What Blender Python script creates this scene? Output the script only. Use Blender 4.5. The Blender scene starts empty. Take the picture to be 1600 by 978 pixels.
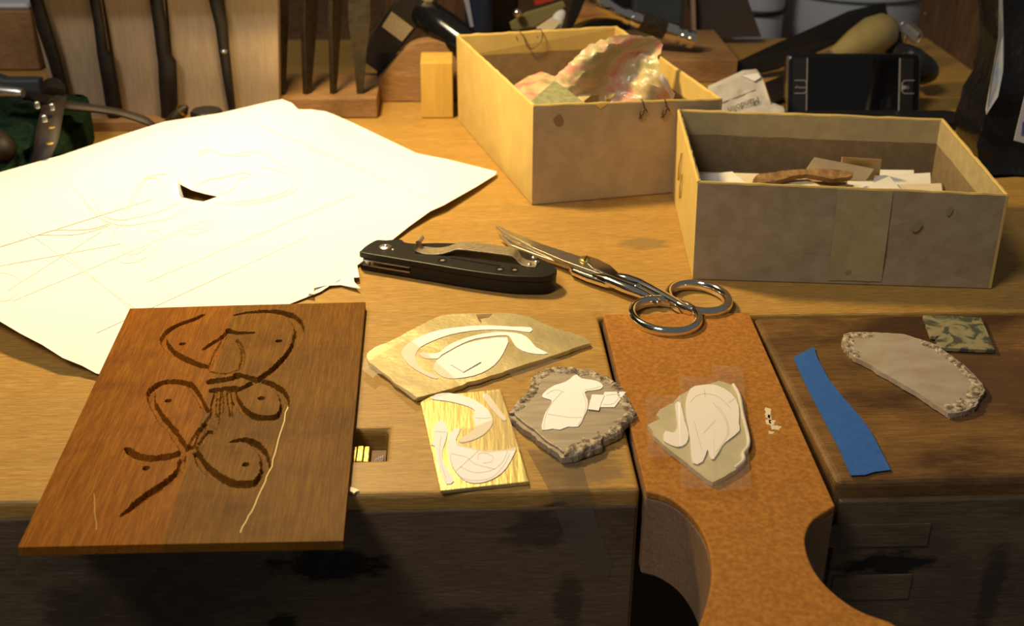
import bpy, bmesh, math, random
import numpy as np
from mathutils import Vector, Matrix, geometry, noise
random.seed(7); rng = np.random.default_rng(7)
S = bpy.context.scene; COL = S.collection

# ------------------------------------------------------------------ camera
PITCH, YAW, ROLL, FPX = .4685, .0518, -.0099, 1900.
_f = np.array([math.sin(YAW)*math.cos(PITCH), math.cos(YAW)*math.cos(PITCH), -math.sin(PITCH)])
_r = np.array([math.cos(YAW), -math.sin(YAW), 0.]); _d = np.cross(_f, _r)
RC = np.array([math.cos(ROLL)*_r+math.sin(ROLL)*_d, -math.sin(ROLL)*_r+math.cos(ROLL)*_d, _f])
CAM = -.68*_f
cd = bpy.data.cameras.new('camera'); cam = bpy.data.objects.new('camera', cd); COL.objects.link(cam)
cd.sensor_width = 36; cd.lens = FPX/1600*36; cd.clip_start = .02; cd.clip_end = 20
mw = Matrix.Identity(4)
for i in range(3):
    mw[i][0] = RC[0][i]; mw[i][1] = -RC[1][i]; mw[i][2] = -RC[2][i]; mw[i][3] = CAM[i]
cam.matrix_world = mw
cd.dof.use_dof = True; cd.dof.focus_distance = .63; cd.dof.aperture_fstop = 13.0
S.camera = cam

# ------------------------------------------------------------------ light
w = bpy.data.worlds.new('room_air'); S.world = w; w.use_nodes = True
w.node_tree.nodes['Background'].inputs[0].default_value = (.98, .96, .92, 1)
w.node_tree.nodes['Background'].inputs[1].default_value = .10
def light(name, kind, loc, energy, color, size, target=None, spot=None):
    l = bpy.data.lights.new(name, kind); o = bpy.data.objects.new(name, l); COL.objects.link(o)
    l.energy = energy; l.color = color; o.location = loc
    if kind == 'AREA': l.size = size
    else: l.shadow_soft_size = size
    if target is not None:
        o.rotation_euler = (Vector(target)-Vector(loc)).to_track_quat('-Z', 'Y').to_euler()
    return o
lamp = light('bench_lamp', 'SPOT', (-.15, .205, .36), 12.0, (1.0, .73, .33), .03, (.02, .02, 0))
lamp.data.spot_size = math.radians(142); lamp.data.spot_blend = .55
light('room_light', 'AREA', (-.9, -.9, 1.7), 19.0, (1.0, .90, .82), .5, (0, .1, 0))
vs = S.view_settings; vs.view_transform = 'Standard'; vs.look = 'None'; vs.gamma = 1; vs.use_curve_mapping = False
vs.exposure = 0.0

# ------------------------------------------------------------------ helpers
def ray(px, py): return RC.T @ np.array([(px-800)/FPX, (py-489)/FPX, 1.])
def U(px, py, z=0.):
    d = ray(px, py); return CAM + d*((z-CAM[2])/d[2])
def UY(px, py, Y):
    d = ray(px, py); return CAM + d*((Y-CAM[1])/d[1])
def cr(pts, ox, oy, s): return [(ox+x/s, oy+y/s) for x, y in pts]       # crop pixels -> photo pixels
def G(pts, z=0.): return [tuple(U(x, y, z)[:2]) for x, y in pts]          # photo pixels -> xy on a level plane
def sm(pts, n=4, closed=True):
    P = [np.array(p, float) for p in pts]; N = len(P); out = []
    for i in range(N if closed else N-1):
        g = (lambda k: P[k % N]) if closed else (lambda k: P[min(max(k, 0), N-1)])
        a, b, c, d = g(i-1), g(i), g(i+1), g(i+2)
        for k in range(n):
            t = k/n
            out.append(.5*((2*b)+(c-a)*t+(2*a-5*b+4*c-d)*t*t+(3*b-a-3*c+d)*t**3))
    if not closed: out.append(P[-1])
    return [tuple(p) for p in out]
def jag(pts, step, amp, closed=True):
    out = []; N = len(pts)
    for i in range(N if closed else N-1):
        a, b = np.array(pts[i]), np.array(pts[(i+1) % N]); n = max(1, int(np.linalg.norm(b-a)/step))
        for k in range(n):
            out.append(tuple(a+(b-a)*k/n+rng.normal(0, amp, 2)))
    return out
def area2(p):
    return .5*sum(p[i][0]*p[(i+1) % len(p)][1]-p[(i+1) % len(p)][0]*p[i][1] for i in range(len(p)))
def merge(parts):
    V, F = [], []
    for v, f in parts:
        o = len(V); V += [tuple(q) for q in v]; F += [tuple(i+o for i in g) for g in f]
    return V, F
def prism(bot, top):
    n = len(bot); V = [tuple(p) for p in bot]+[tuple(p) for p in top]
    F = [tuple(range(n-1, -1, -1)), tuple(range(n, 2*n))]
    F += [(i, (i+1) % n, n+(i+1) % n, n+i) for i in range(n)]
    return V, F
def slab(xy, z0, z1):
    xy = [tuple(p[:2]) for p in xy]
    if area2(xy) < 0: xy = xy[::-1]
    return prism([(x, y, z0) for x, y in xy], [(x, y, z1) for x, y in xy])
def boxm(c, s, m=None):
    V = []
    for dz in (-.5, .5):
        for dx, dy in ((-.5, -.5), (.5, -.5), (.5, .5), (-.5, .5)):
            v = Vector((dx*s[0], dy*s[1], dz*s[2]))
            if m is not None: v = m @ v
            V.append(tuple(Vector(c)+v))
    return V, [(3, 2, 1, 0), (4, 5, 6, 7), (0, 1, 5, 4), (1, 2, 6, 5), (2, 3, 7, 6), (3, 0, 4, 7)]
def tube(path, rad, seg=10, closed=False, up=(0, 0, 1), flat=1.0):
    P = [Vector(p) for p in path]; n = len(P); V, F = [], []
    for i, p in enumerate(P):
        a = P[i-1] if (i > 0 or closed) else p; b = P[(i+1) % n] if (i < n-1 or closed) else p
        t = (b-a).normalized(); u = Vector(up); s = t.cross(u)
        if s.length < 1e-6: s = t.cross(Vector((1, 0, 0)))
        s.normalize(); u = s.cross(t).normalized()
        r = rad[i] if hasattr(rad, '__len__') else rad
        for k in range(seg):
            an = 2*math.pi*k/seg
            V.append(tuple(p+s*(r*math.cos(an))+u*(r*flat*math.sin(an))))
    for i in range(n if closed else n-1):
        for k in range(seg):
            j = (i+1) % n
            F.append((i*seg+k, i*seg+(k+1) % seg, j*seg+(k+1) % seg, j*seg+k))
    if not closed:
        F.append(tuple(range(seg-1, -1, -1))); F.append(tuple((n-1)*seg+k for k in range(seg)))
    return V, F
def lathe(p0, p1, prof, seg=24):                    # prof: (t along p0->p1 in 0..1, radius)
    a, b = Vector(p0), Vector(p1); return tube_prof([a+(b-a)*t for t, r in prof], [max(r, 1e-5) for t, r in prof], (b-a).normalized(), seg)
def tube_prof(P, R, t, seg):
    s = t.orthogonal().normalized(); u = t.cross(s); V, F = [], []
    for p, r in zip(P, R):
        for k in range(seg):
            an = 2*math.pi*k/seg; V.append(tuple(p+s*(r*math.cos(an))+u*(r*math.sin(an))))
    for i in range(len(P)-1):
        for k in range(seg): F.append((i*seg+k, i*seg+(k+1) % seg, (i+1)*seg+(k+1) % seg, (i+1)*seg+k))
    F.append(tuple(range(seg-1, -1, -1))); F.append(tuple((len(P)-1)*seg+k for k in range(seg)))
    return V, F
def inside(poly, x, y):
    c = False; n = len(poly); j = n-1
    for i in range(n):
        xi, yi = poly[i]; xj, yj = poly[j]
        if (yi > y) != (yj > y) and x < (xj-xi)*(y-yi)/(yj-yi)+xi: c = not c
        j = i
    return c
def trimesh(outline, step, holes=()):
    """constrained triangulation of a flat outline with inner grid points"""
    if area2(outline) < 0: outline = outline[::-1]
    xs = [p[0] for p in outline]; ys = [p[1] for p in outline]
    pts = [Vector(p) for p in outline]; edges = [(i, (i+1) % len(outline)) for i in range(len(outline))]
    for h in holes:
        o = len(pts); pts += [Vector(p) for p in h]; edges += [(o+i, o+(i+1) % len(h)) for i in range(len(h))]
    x = min(xs)+step*.5; row = 0
    while x < max(xs):
        y = min(ys)+step*(.5 if row % 2 else 0.)
        while y < max(ys):
            if inside(outline, x, y): pts.append(Vector((x+random.uniform(-.1, .1)*step, y+random.uniform(-.1, .1)*step)))
            y += step
        x += step*.87; row += 1
    V, E, F = geometry.delaunay_2d_cdt(pts, edges, [], 1, 1e-7)[:3]
    V = [(v[0], v[1]) for v in V]; out = []
    for f in F:
        cx = sum(V[i][0] for i in f)/len(f); cy = sum(V[i][1] for i in f)/len(f)
        if inside(outline, cx, cy) and not any(inside(h, cx, cy) for h in holes): out.append(tuple(f))
    return V, out
def thicken(top, F, off):
    """closed solid from an open triangulated top; off = vector or function giving the offset of the under side"""
    n = len(top); bot = [tuple(np.array(p)+(off(p) if callable(off) else np.array(off))) for p in top]
    V = [tuple(p) for p in top]+bot; FF = list(F)+[tuple(i+n for i in f[::-1]) for f in F]
    cnt = {}
    for f in F:
        for i in range(len(f)): cnt[(f[i], f[(i+1) % len(f)])] = 1
    for (a, b) in cnt:
        if (b, a) not in cnt: FF.append((b, a, a+n, b+n))
    return V, FF
def plate(outline, ztop, thick, step, holes=()):
    V, F = trimesh(outline, step, holes)
    top = [(x, y, ztop(x, y)) for x, y in V]
    return thicken(top, F, (0, 0, -thick))

ROOT = {}
def tag(o, label, cat, group=None):
    o['label'] = label; o['category'] = cat
    if group: o['group'] = group
    return o
def thing(name, label, cat, loc, group=None):
    o = bpy.data.objects.new(name, None); COL.objects.link(o); o.location = Vector(loc); o.empty_display_size = .01
    ROOT[o.name] = Vector(loc); return tag(o, label, cat, group)
def M(name, vf, mat, parent=None, smooth=None, bevel=0., label=None, seg=2, kind=None):
    V, F = vf; V = [Vector(v) for v in V]
    if parent is not None: off = ROOT[parent.name]
    else:
        off = Vector((sum(v.x for v in V)/len(V), sum(v.y for v in V)/len(V), min(v.z for v in V)))
    me = bpy.data.meshes.new(name); me.from_pydata([tuple(v-off) for v in V], [], F); me.validate()
    bm = bmesh.new(); bm.from_mesh(me); bmesh.ops.recalc_face_normals(bm, faces=bm.faces); bm.to_mesh(me); bm.free()
    me.materials.append(mat)
    if smooth:
        me.polygons.foreach_set('use_smooth', [True]*len(me.polygons)); me.set_sharp_from_angle(angle=math.radians(smooth))
    o = bpy.data.objects.new(name, me); COL.objects.link(o)
    if parent is not None: o.parent = parent
    else: o.location = off
    ROOT[o.name] = off
    if bevel:
        b = o.modifiers.new('edge', 'BEVEL'); b.width = bevel; b.segments = seg; b.limit_method = 'ANGLE'; b.angle_limit = math.radians(35)
    if label: o['label'] = label
    if kind: o['kind'] = kind
    return o
def text_mesh(s, size, mat4, depth=.0001):
    c = bpy.data.curves.new('t', 'FONT'); c.body = s; c.size = size; c.extrude = depth; c.align_x = 'CENTER'; c.align_y = 'CENTER'; c.resolution_u = 3
    t = bpy.data.objects.new('t', c); COL.objects.link(t); bpy.context.view_layer.update()
    me = bpy.data.meshes.new_from_object(t); V = [tuple(mat4 @ v.co) for v in me.vertices]; F = [tuple(p.vertices) for p in me.polygons]
    bpy.data.objects.remove(t); bpy.data.meshes.remove(me); return V, F
def frame(o, ex, ey):
    ex = Vector(ex).normalized(); ez = ex.cross(Vector(ey)).normalized(); ey = ez.cross(ex); m = Matrix.Identity(4)
    for i in range(3): m[i][0] = ex[i]; m[i][1] = ey[i]; m[i][2] = ez[i]; m[i][3] = o[i]
    return m

# ------------------------------------------------------------------ materials
def nodes(name):
    m = bpy.data.materials.new(name); m.use_nodes = True; nt = m.node_tree; return m, nt, nt.nodes['Principled BSDF']
def col(c): return (c[0], c[1], c[2], 1)
def tex(nt, scale, detail=4, rough=.55, nscale=1., dist=0., rot=(0, 0, 0)):
    tc = nt.nodes.new('ShaderNodeTexCoord'); mp = nt.nodes.new('ShaderNodeMapping'); mp.inputs['Scale'].default_value = scale; mp.inputs['Rotation'].default_value = rot
    n = nt.nodes.new('ShaderNodeTexNoise'); n.inputs['Scale'].default_value = nscale; n.inputs['Detail'].default_value = detail
    n.inputs['Roughness'].default_value = rough; n.inputs['Distortion'].default_value = dist
    nt.links.new(tc.outputs['Object'], mp.inputs[0]); nt.links.new(mp.outputs[0], n.inputs['Vector']); return n.outputs['Fac']
def ramp(nt, fac, stops):
    r = nt.nodes.new('ShaderNodeValToRGB'); e = r.color_ramp.elements
    while len(e) < len(stops): e.new(.5)
    for k, (p, c) in enumerate(stops): e[k].position = p; e[k].color = col(c)
    nt.links.new(fac, r.inputs[0]); return r.outputs[0]
def mix(nt, fac, a, b, mode='MIX'):
    n = nt.nodes.new('ShaderNodeMix'); n.data_type = 'RGBA'; n.blend_type = mode
    for inp, v in ((n.inputs[0], fac), (n.inputs[6], a), (n.inputs[7], b)):
        if hasattr(v, 'is_linked') or hasattr(v, 'links'): nt.links.new(v, inp)
        elif isinstance(v, (int, float)): inp.default_value = v
        else: inp.default_value = col(v)
    return n.outputs[2]
def bump(nt, b, h, strength, dist=.001):
    n = nt.nodes.new('ShaderNodeBump'); n.inputs['Strength'].default_value = strength; n.inputs['Distance'].default_value = dist
    nt.links.new(h, n.inputs['Height']); nt.links.new(n.outputs[0], b.inputs['Normal'])
def mk(name, c, rough=.5, metal=0., c2=None, scale=60., bmp=0., bd=.0005, spec=None, stretch=(1, 1, 1), lo=.35, hi=.65, coat=0.):
    m, nt, b = nodes(name); b.inputs['Roughness'].default_value = rough; b.inputs['Metallic'].default_value = metal
    b.inputs['Base Color'].default_value = col(c)
    if spec is not None: b.inputs['Specular IOR Level'].default_value = spec
    if coat: b.inputs['Coat Weight'].default_value = coat; b.inputs['Coat Roughness'].default_value = .15
    if c2 is not None or bmp:
        f = tex(nt, tuple(scale*s for s in stretch), 5)
        if c2 is not None: nt.links.new(ramp(nt, f, [(lo, c), (hi, c2)]), b.inputs['Base Color'])
        if bmp: bump(nt, b, f, bmp, bd)
    return m
def wood(name, c1, c2, dark, grain=(30, 500, 500), rough=.55, big=9., dlo=.55, dhi=.75, bmp=.25, stains=(), rot=(0, 0, 0), spec=.3, scr=1.):
    m, nt, b = nodes(name); b.inputs['Roughness'].default_value = rough; b.inputs['Specular IOR Level'].default_value = spec
    g = tex(nt, grain, 6, .6, 1., .3, rot); c = ramp(nt, g, [(.3, c1), (.7, c2)])
    g2 = tex(nt, tuple(v*.12 for v in grain), 3, .5, 1., .2, rot); c = mix(nt, ramp(nt, g2, [(.35, (0, 0, 0)), (.7, (.7, .7, .7))]), c, tuple(v*.72 for v in c1))
    s = tex(nt, (big*.7, big*1.4, big), 6, .65); c = mix(nt, ramp(nt, s, [(dlo, (0, 0, 0)), (dhi, (1, 1, 1))]), c, dark)
    fl = tex(nt, (60, 160, 120), 4, .7); c = mix(nt, ramp(nt, fl, [(.66, (0, 0, 0)), (.76, (.55, .55, .55))]), c, dark)
    fg = tex(nt, tuple(v*3.2 for v in grain), 3, .7, 1., .1, rot); c = mix(nt, ramp(nt, fg, [(.44, (.75*scr,)*3), (.60, (0, 0, 0))]), c, mix(nt, 1., c, (.62, .55, .48), 'MULTIPLY'))
    sg = tex(nt, tuple(v*(.9 if v < 60 else 1.9) for v in grain), 2, .5, 1., .6, (rot[0], rot[1], rot[2]+.09)); c = mix(nt, ramp(nt, sg, [(.70, (0, 0, 0)), (.74, (.6*scr,)*3)]), c, dark)
    for (cx, cy, cz, rx, ry, rz, dk, amt) in stains:
        tc = nt.nodes.new('ShaderNodeTexCoord'); mp = nt.nodes.new('ShaderNodeMapping'); mp.vector_type = 'TEXTURE'
        mp.inputs['Location'].default_value = (cx, cy, cz); mp.inputs['Scale'].default_value = (rx, ry, rz)
        nt.links.new(tc.outputs['Object'], mp.inputs[0])
        ln = nt.nodes.new('ShaderNodeVectorMath'); ln.operation = 'LENGTH'; nt.links.new(mp.outputs[0], ln.inputs[0])
        ns = tex(nt, (90, 220, 220), 4); ad = nt.nodes.new('ShaderNodeMath'); ad.operation = 'MULTIPLY_ADD'; ad.inputs[1].default_value = 1.6
        nt.links.new(ns, ad.inputs[0]); nt.links.new(ln.outputs['Value'], ad.inputs[2])
        c = mix(nt, ramp(nt, ad.outputs[0], [(.0, (amt,)*3), (.99, (0, 0, 0))]) if False else rr(nt, ad.outputs[0], amt), c, dk)
    nt.links.new(c, b.inputs['Base Color']); bump(nt, b, g, bmp, .0004); return m
def rr(nt, v, amt):
    n = nt.nodes.new('ShaderNodeMapRange'); n.inputs[1].default_value = 1.45; n.inputs[2].default_value = 1.85
    n.inputs[3].default_value = amt; n.inputs[4].default_value = 0.; nt.links.new(v, n.inputs[0]); return n.outputs[0]
def film(name, tint=(1, 1, 1), amt=.14, rough=.12, haze=0., hazec=(.9, .88, .8)):
    m = bpy.data.materials.new(name); m.use_nodes = True; nt = m.node_tree; nt.nodes.remove(nt.nodes['Principled BSDF']); out = nt.nodes['Material Output']
    t = nt.nodes.new('ShaderNodeBsdfTransparent'); t.inputs[0].default_value = col(tint)
    g = nt.nodes.new('ShaderNodeBsdfGlossy'); g.inputs['Roughness'].default_value = rough
    x = nt.nodes.new('ShaderNodeMixShader'); x.inputs[0].default_value = amt; nt.links.new(t.outputs[0], x.inputs[1]); nt.links.new(g.outputs[0], x.inputs[2]); o = x.outputs[0]
    if haze:
        d = nt.nodes.new('ShaderNodeBsdfDiffuse'); d.inputs[0].default_value = col(hazec); y = nt.nodes.new('ShaderNodeMixShader'); y.inputs[0].default_value = haze
        nt.links.new(o, y.inputs[1]); nt.links.new(d.outputs[0], y.inputs[2]); o = y.outputs[0]
    nt.links.new(o, out.inputs[0]); return m

BD = (.035, .022, .012)
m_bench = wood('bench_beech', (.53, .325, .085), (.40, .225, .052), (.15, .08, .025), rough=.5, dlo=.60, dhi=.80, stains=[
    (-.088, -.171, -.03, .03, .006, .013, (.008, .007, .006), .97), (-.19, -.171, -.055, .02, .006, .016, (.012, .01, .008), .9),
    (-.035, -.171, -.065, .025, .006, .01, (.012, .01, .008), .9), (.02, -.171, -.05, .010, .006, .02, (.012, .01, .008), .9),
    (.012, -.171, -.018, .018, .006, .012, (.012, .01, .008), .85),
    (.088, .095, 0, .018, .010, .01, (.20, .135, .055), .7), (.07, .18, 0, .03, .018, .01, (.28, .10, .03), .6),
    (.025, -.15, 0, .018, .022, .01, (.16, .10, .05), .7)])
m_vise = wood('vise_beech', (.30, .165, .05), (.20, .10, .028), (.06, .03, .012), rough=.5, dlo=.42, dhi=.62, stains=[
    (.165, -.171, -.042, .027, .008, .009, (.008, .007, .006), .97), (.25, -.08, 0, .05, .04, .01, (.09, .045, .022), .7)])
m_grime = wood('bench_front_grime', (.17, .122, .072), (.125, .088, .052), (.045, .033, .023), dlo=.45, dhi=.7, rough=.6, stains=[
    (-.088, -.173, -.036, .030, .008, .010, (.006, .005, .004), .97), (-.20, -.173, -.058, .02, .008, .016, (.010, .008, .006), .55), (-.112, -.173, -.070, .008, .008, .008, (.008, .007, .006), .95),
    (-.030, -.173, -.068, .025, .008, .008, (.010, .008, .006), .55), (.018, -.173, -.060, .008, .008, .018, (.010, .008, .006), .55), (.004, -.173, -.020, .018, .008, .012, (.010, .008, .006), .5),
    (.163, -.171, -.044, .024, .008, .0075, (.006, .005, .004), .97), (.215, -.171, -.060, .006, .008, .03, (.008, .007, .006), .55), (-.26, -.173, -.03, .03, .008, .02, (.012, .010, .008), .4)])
m_inlay = wood('bench_patch', (.135, .10, .06), (.105, .075, .045), (.05, .035, .022), rot=(0, 0, .5), rough=.55)
m_gapshade = mk('gap_shade', (.01, .009, .008), .9)  # near-black colour standing in for shade inside slot and hole
m_pin = mk('fuzzy_hardboard', (.42, .185, .035), .85, c2=(.29, .115, .02), scale=420., bmp=.6, bd=.0006, spec=.15, lo=.3, hi=.62)
m_pinside = wood('pin_plywood', (.30, .19, .11), (.22, .135, .075), (.10, .06, .035), rough=.7)
m_paper = mk('white_paper', (.86, .84, .80), .8, bmp=.05, scale=900, spec=.2)
m_pencil = mk('pencil', (.82, .79, .735), .8)
m_pencil2 = mk('pencil_template', (.62, .56, .50), .8)
m_tmpl = mk('template_paper', (.88, .85, .83), .8, spec=.2)
m_rosA = wood('rosewood_light', (.30, .112, .010), (.20, .066, .006), (.10, .028, .004), grain=(420, 22, 300), rough=.55, big=16, dlo=.5, dhi=.8, bmp=.3, rot=(0, 0, .05), spec=.08)
m_rosB = wood('rosewood_dark', (.215, .096, .010), (.145, .058, .007), (.07, .026, .004), grain=(420, 20, 300), rough=.55, big=16, dlo=.5, dhi=.8, bmp=.3, rot=(0, 0, -.04), spec=.08)
m_crack = mk('pale_crack', (.55, .40, .14), .6)
m_card = mk('cardboard_buff', (.58, .42, .135), .85, c2=(.52, .37, .12), scale=70, bmp=.08, spec=.15)
m_card_shaded = mk('cardboard_buff_shaded', (.47, .36, .20), .85, c2=(.40, .30, .165), scale=80, bmp=.08, spec=.15)  # buff card with shade painted in, for the front panel of the first box
m_smudge = mk('smudge', (.26, .20, .125), .85)
m_card_shadegrey = mk('cardboard_shade_grey', (.36, .285, .18), .85, c2=(.30, .225, .13), scale=110, bmp=.08, spec=.15)  # shaded copy of the card, for front and back of the taped box
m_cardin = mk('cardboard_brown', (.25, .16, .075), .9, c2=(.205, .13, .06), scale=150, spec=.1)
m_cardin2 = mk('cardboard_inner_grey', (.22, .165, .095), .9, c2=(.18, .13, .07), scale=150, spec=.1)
m_masking = mk('aged_masking_tape', (.40, .325, .17), .7, c2=(.34, .27, .14), scale=120, spec=.25)
m_stain = mk('glue_stain', (.24, .14, .055), .6)
m_wire = mk('rusty_wire', (.10, .05, .02), .6, .6)
m_chrome = mk('chrome', (.88, .82, .70), .10, 1.)
m_steel = mk('brushed_steel', (.62, .60, .56), .32, 1., c2=(.50, .48, .45), scale=300, stretch=(.2, 3, 3))
m_blk = mk('black_nylon', (.007, .0065, .005), .45, bmp=.25, scale=1500, bd=.0002, c2=(.010, .009, .007), spec=.3)
m_clip = mk('bronze_clip', (.62, .52, .36), .40, .9, c2=(.46, .38, .26), scale=500)
m_gold = mk('gold_lip_pearl', (.62, .49, .19), .40, .7, c2=(.76, .62, .28), scale=60, bmp=.7, stretch=(7, .6, 1), bd=.0004, coat=.3)
m_goldsh = mk('gold_shell', (.54, .45, .22), .40, .55, c2=(.68, .58, .32), scale=20, bmp=.6, bd=.004, coat=.3)
m_grey = mk('sawn_shell', (.40, .33, .235), .55, .15, c2=(.29, .235, .165), scale=60, stretch=(.7, 6, 1), bmp=.5, bd=.0006)
m_crust = mk('shell_crust', (.52, .44, .29), .8, c2=(.13, .085, .055), scale=330, bmp=1., bd=.0015, lo=.38, hi=.6)
m_cream = mk('cream_pearl', (.66, .60, .40), .38, .1, c2=(.54, .50, .33), scale=60, bmp=.1, bd=.001)
m_slice = mk('pale_pearl_slice', (.42, .37, .28), .5, .1, c2=(.36, .27, .19), scale=45, stretch=(1, 2, 1), bmp=.2)
m_blue = mk('blue_masking_tape', (.03, .115, .37), .62, c2=(.025, .10, .33), scale=300, spec=.3, bmp=.2)
m_film = film('clear_tape', (.995, .985, .965), .05, .22, .035, (.85, .78, .62))
m_film2 = film('hazy_tape', (.995, .985, .95), .06, .25, .10, (.9, .82, .6))
m_filmold = film('old_grey_tape', (.93, .91, .87), .07, .28, .06, (.35, .3, .24))
m_brass = mk('dog_brass', (.66, .50, .16), .38, 1., c2=(.30, .22, .06), scale=110, stretch=(3, 1, 1), bmp=.5, bd=.001)
m_pine = wood('pine_block', (.66, .43, .095), (.56, .34, .06), (.42, .22, .04), grain=(160, 160, 14), rough=.6, dlo=.7, dhi=.95, scr=.2)
m_rack = wood('rack_plank', (.46, .345, .22), (.39, .285, .175), (.24, .14, .07), grain=(200, 200, 16), rough=.6, dlo=.65, dhi=.9, scr=.4)
m_rackb = wood('rack_base', (.42, .25, .11), (.33, .18, .07), (.14, .07, .03), rough=.6)
m_iron = mk('dark_iron', (.014, .011, .009), .5, .4, c2=(.024, .018, .013), scale=120)
m_file = mk('file_steel', (.075, .058, .036), .5, .7, c2=(.045, .035, .022), scale=200)
m_leather = mk('brown_strap', (.028, .017, .010), .6, c2=(.017, .010, .006), scale=80)
m_green = mk('green_cloth', (.018, .038, .020), .95, c2=(.009, .021, .011), scale=500, bmp=.8, bd=.001, spec=.05)
m_slate = mk('slate_plastic', (.05, .06, .065), .6)
m_gloss = mk('gloss_black', (.006, .006, .007), .14, spec=.5)
m_satin = mk('satin_black', (.012, .012, .013), .35)
m_screen = mk('screen_glass', (.003, .003, .004), .06)
m_keyline = mk('silver_line', (.42, .40, .38), .4, .4)
m_bagfilm = mk('black_bag', (.006, .005, .005), .28, bmp=.5, scale=25, bd=.01)
m_foil = mk('foil_edge', (.55, .50, .40), .4, .5, c2=(.35, .40, .42), scale=90)
m_label = mk('label_white', (.62, .62, .62), .6)
m_labelblue = mk('label_blue', (.08, .12, .40), .6)
m_white = mk('white_plastic', (.52, .55, .58), .45)
m_rim = mk('bucket_groove', (.06, .10, .10), .5)
m_packet = mk('packet_paper', (.47, .44, .40), .7, c2=(.40, .37, .33), scale=60, bmp=.3, bd=.003)
m_ink = mk('print_ink', (.04, .04, .035), .7)
m_yhandle = mk('pale_lacquer_handle', (.34, .27, .10), .35, c2=(.28, .22, .08), scale=40)
m_ivory = mk('ivory_slab', (.72, .62, .42), .45, c2=(.64, .53, .34), scale=60)
m_ivoryw = mk('white_slab', (.82, .78, .68), .4, c2=(.74, .70, .60), scale=60)
m_tan = mk('tan_slab', (.50, .36, .17), .55, c2=(.44, .30, .13), scale=60)
m_bark = mk('brown_rind', (.30, .17, .06), .8, c2=(.18, .09, .03), scale=160, bmp=.8, bd=.002)
m_wall = mk('dark_plaster', (.060, .045, .035), .9)
m_floor = wood('floorboards', (.12, .08, .05), (.09, .06, .035), (.04, .03, .02))
m_red = mk('red_plastic', (.40, .03, .015), .5)
m_olive = mk('olive_strap', (.16, .14, .05), .7)
m_navy = mk('navy_plastic', (.02, .035, .075), .5)
m_cabinet = wood('cabinet_panel', (.25, .13, .055), (.19, .095, .04), (.09, .045, .02), grain=(30, 60, 8), rough=.6)
def shell_mat():
    m, nt, b = nodes('pink_olive_shell'); b.inputs['Roughness'].default_value = .38; b.inputs['Coat Weight'].default_value = .25
    n = tex(nt, (24, 24, 34), 5, .6, 1., 1.2); c = ramp(nt, n, [(.3, (.34, .30, .13)), (.40, (.42, .36, .17)), (.46, (.54, .40, .22)), (.52, (.60, .27, .20)), (.66, (.46, .18, .14))])
    n2 = tex(nt, (40, 40, 40), 3, .5, 1., .5); c = mix(nt, ramp(nt, n2, [(.6, (0, 0, 0)), (.72, (.8, .8, .8))]), c, (.66, .52, .26))
    nt.links.new(c, b.inputs['Base Color']); bump(nt, b, n, .35, .002); return m
m_shell = shell_mat()
def abalone():
    m, nt, b = nodes('abalone'); b.inputs['Roughness'].default_value = .25; b.inputs['Metallic'].default_value = .3
    n = tex(nt, (70, 70, 70), 4, .5, 1., 1.5)
    nt.links.new(ramp(nt, n, [(.30, (.05, .13, .12)), (.42, (.10, .10, .06)), (.5, (.34, .31, .17)), (.62, (.42, .34, .17)), (.75, (.16, .28, .22))]), b.inputs['Base Color']); return m
m_abalone = abalone()
m_wedge = mk('green_wedge', (.26, .26, .12), .6, c2=(.17, .17, .09), scale=300, bmp=.4)

# ------------------------------------------------------------------ setting
def struct(name, vf, mat): o = M(name, vf, mat); o['kind'] = 'structure'; return o
struct('floor', boxm((0, .3, -.83), (3.2, 3.2, .04)), m_floor)
struct('wall_back', boxm((0, 1.72, .5), (3.2, .06, 2.62)), m_wall)
struct('wall_left', boxm((-1.43, .3, .5), (.06, 2.78, 2.62)), m_wall)

# ------------------------------------------------------------------ workbench
bench = thing('workbench', 'old wooden workbench with worn stained top, dog hole and bench pin slot', 'workbench', (0, 0, 0))
def grid_slab(xs, ys, skip, z0, z1):
    V, F, idx = [], [], {}
    def v(i, j, t):
        k = (i, j, t)
        if k not in idx: idx[k] = len(V); V.append((xs[i], ys[j], z1 if t else z0))
        return idx[k]
    on = lambda i, j: 0 <= i < len(xs)-1 and 0 <= j < len(ys)-1 and not skip(i, j)
    for i in range(len(xs)-1):
        for j in range(len(ys)-1):
            if not on(i, j): continue
            F.append((v(i, j, 1), v(i+1, j, 1), v(i+1, j+1, 1), v(i, j+1, 1))); F.append((v(i, j+1, 0), v(i+1, j+1, 0), v(i+1, j, 0), v(i, j, 0)))
            for (di, dj, a, b) in ((-1, 0, (i, j+1), (i, j)), (1, 0, (i+1, j), (i+1, j+1)), (0, -1, (i, j), (i+1, j)), (0, 1, (i+1, j+1), (i, j+1))):
                if not on(i+di, j+dj): F.append((v(*a, 0), v(*b, 0), v(*b, 1), v(*a, 1)))
    return V, F
FRONT, SEAM, PX0, PX1 = -.1712, -.0065, .0478, .1331
HX0, HX1, HY0, HY1 = -.098, -.0635, -.1445, -.1185
xs = [-.75, HX0, HX1, PX0, .455]; ys = [FRONT, HY0, HY1, SEAM, .612]
top = M('bench_top', grid_slab(xs, ys, lambda i, j: (i == 3 and j < 3) or (i == 1 and j == 1), -.13, 0), m_bench, bench, bevel=.0022, seg=3)
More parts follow.
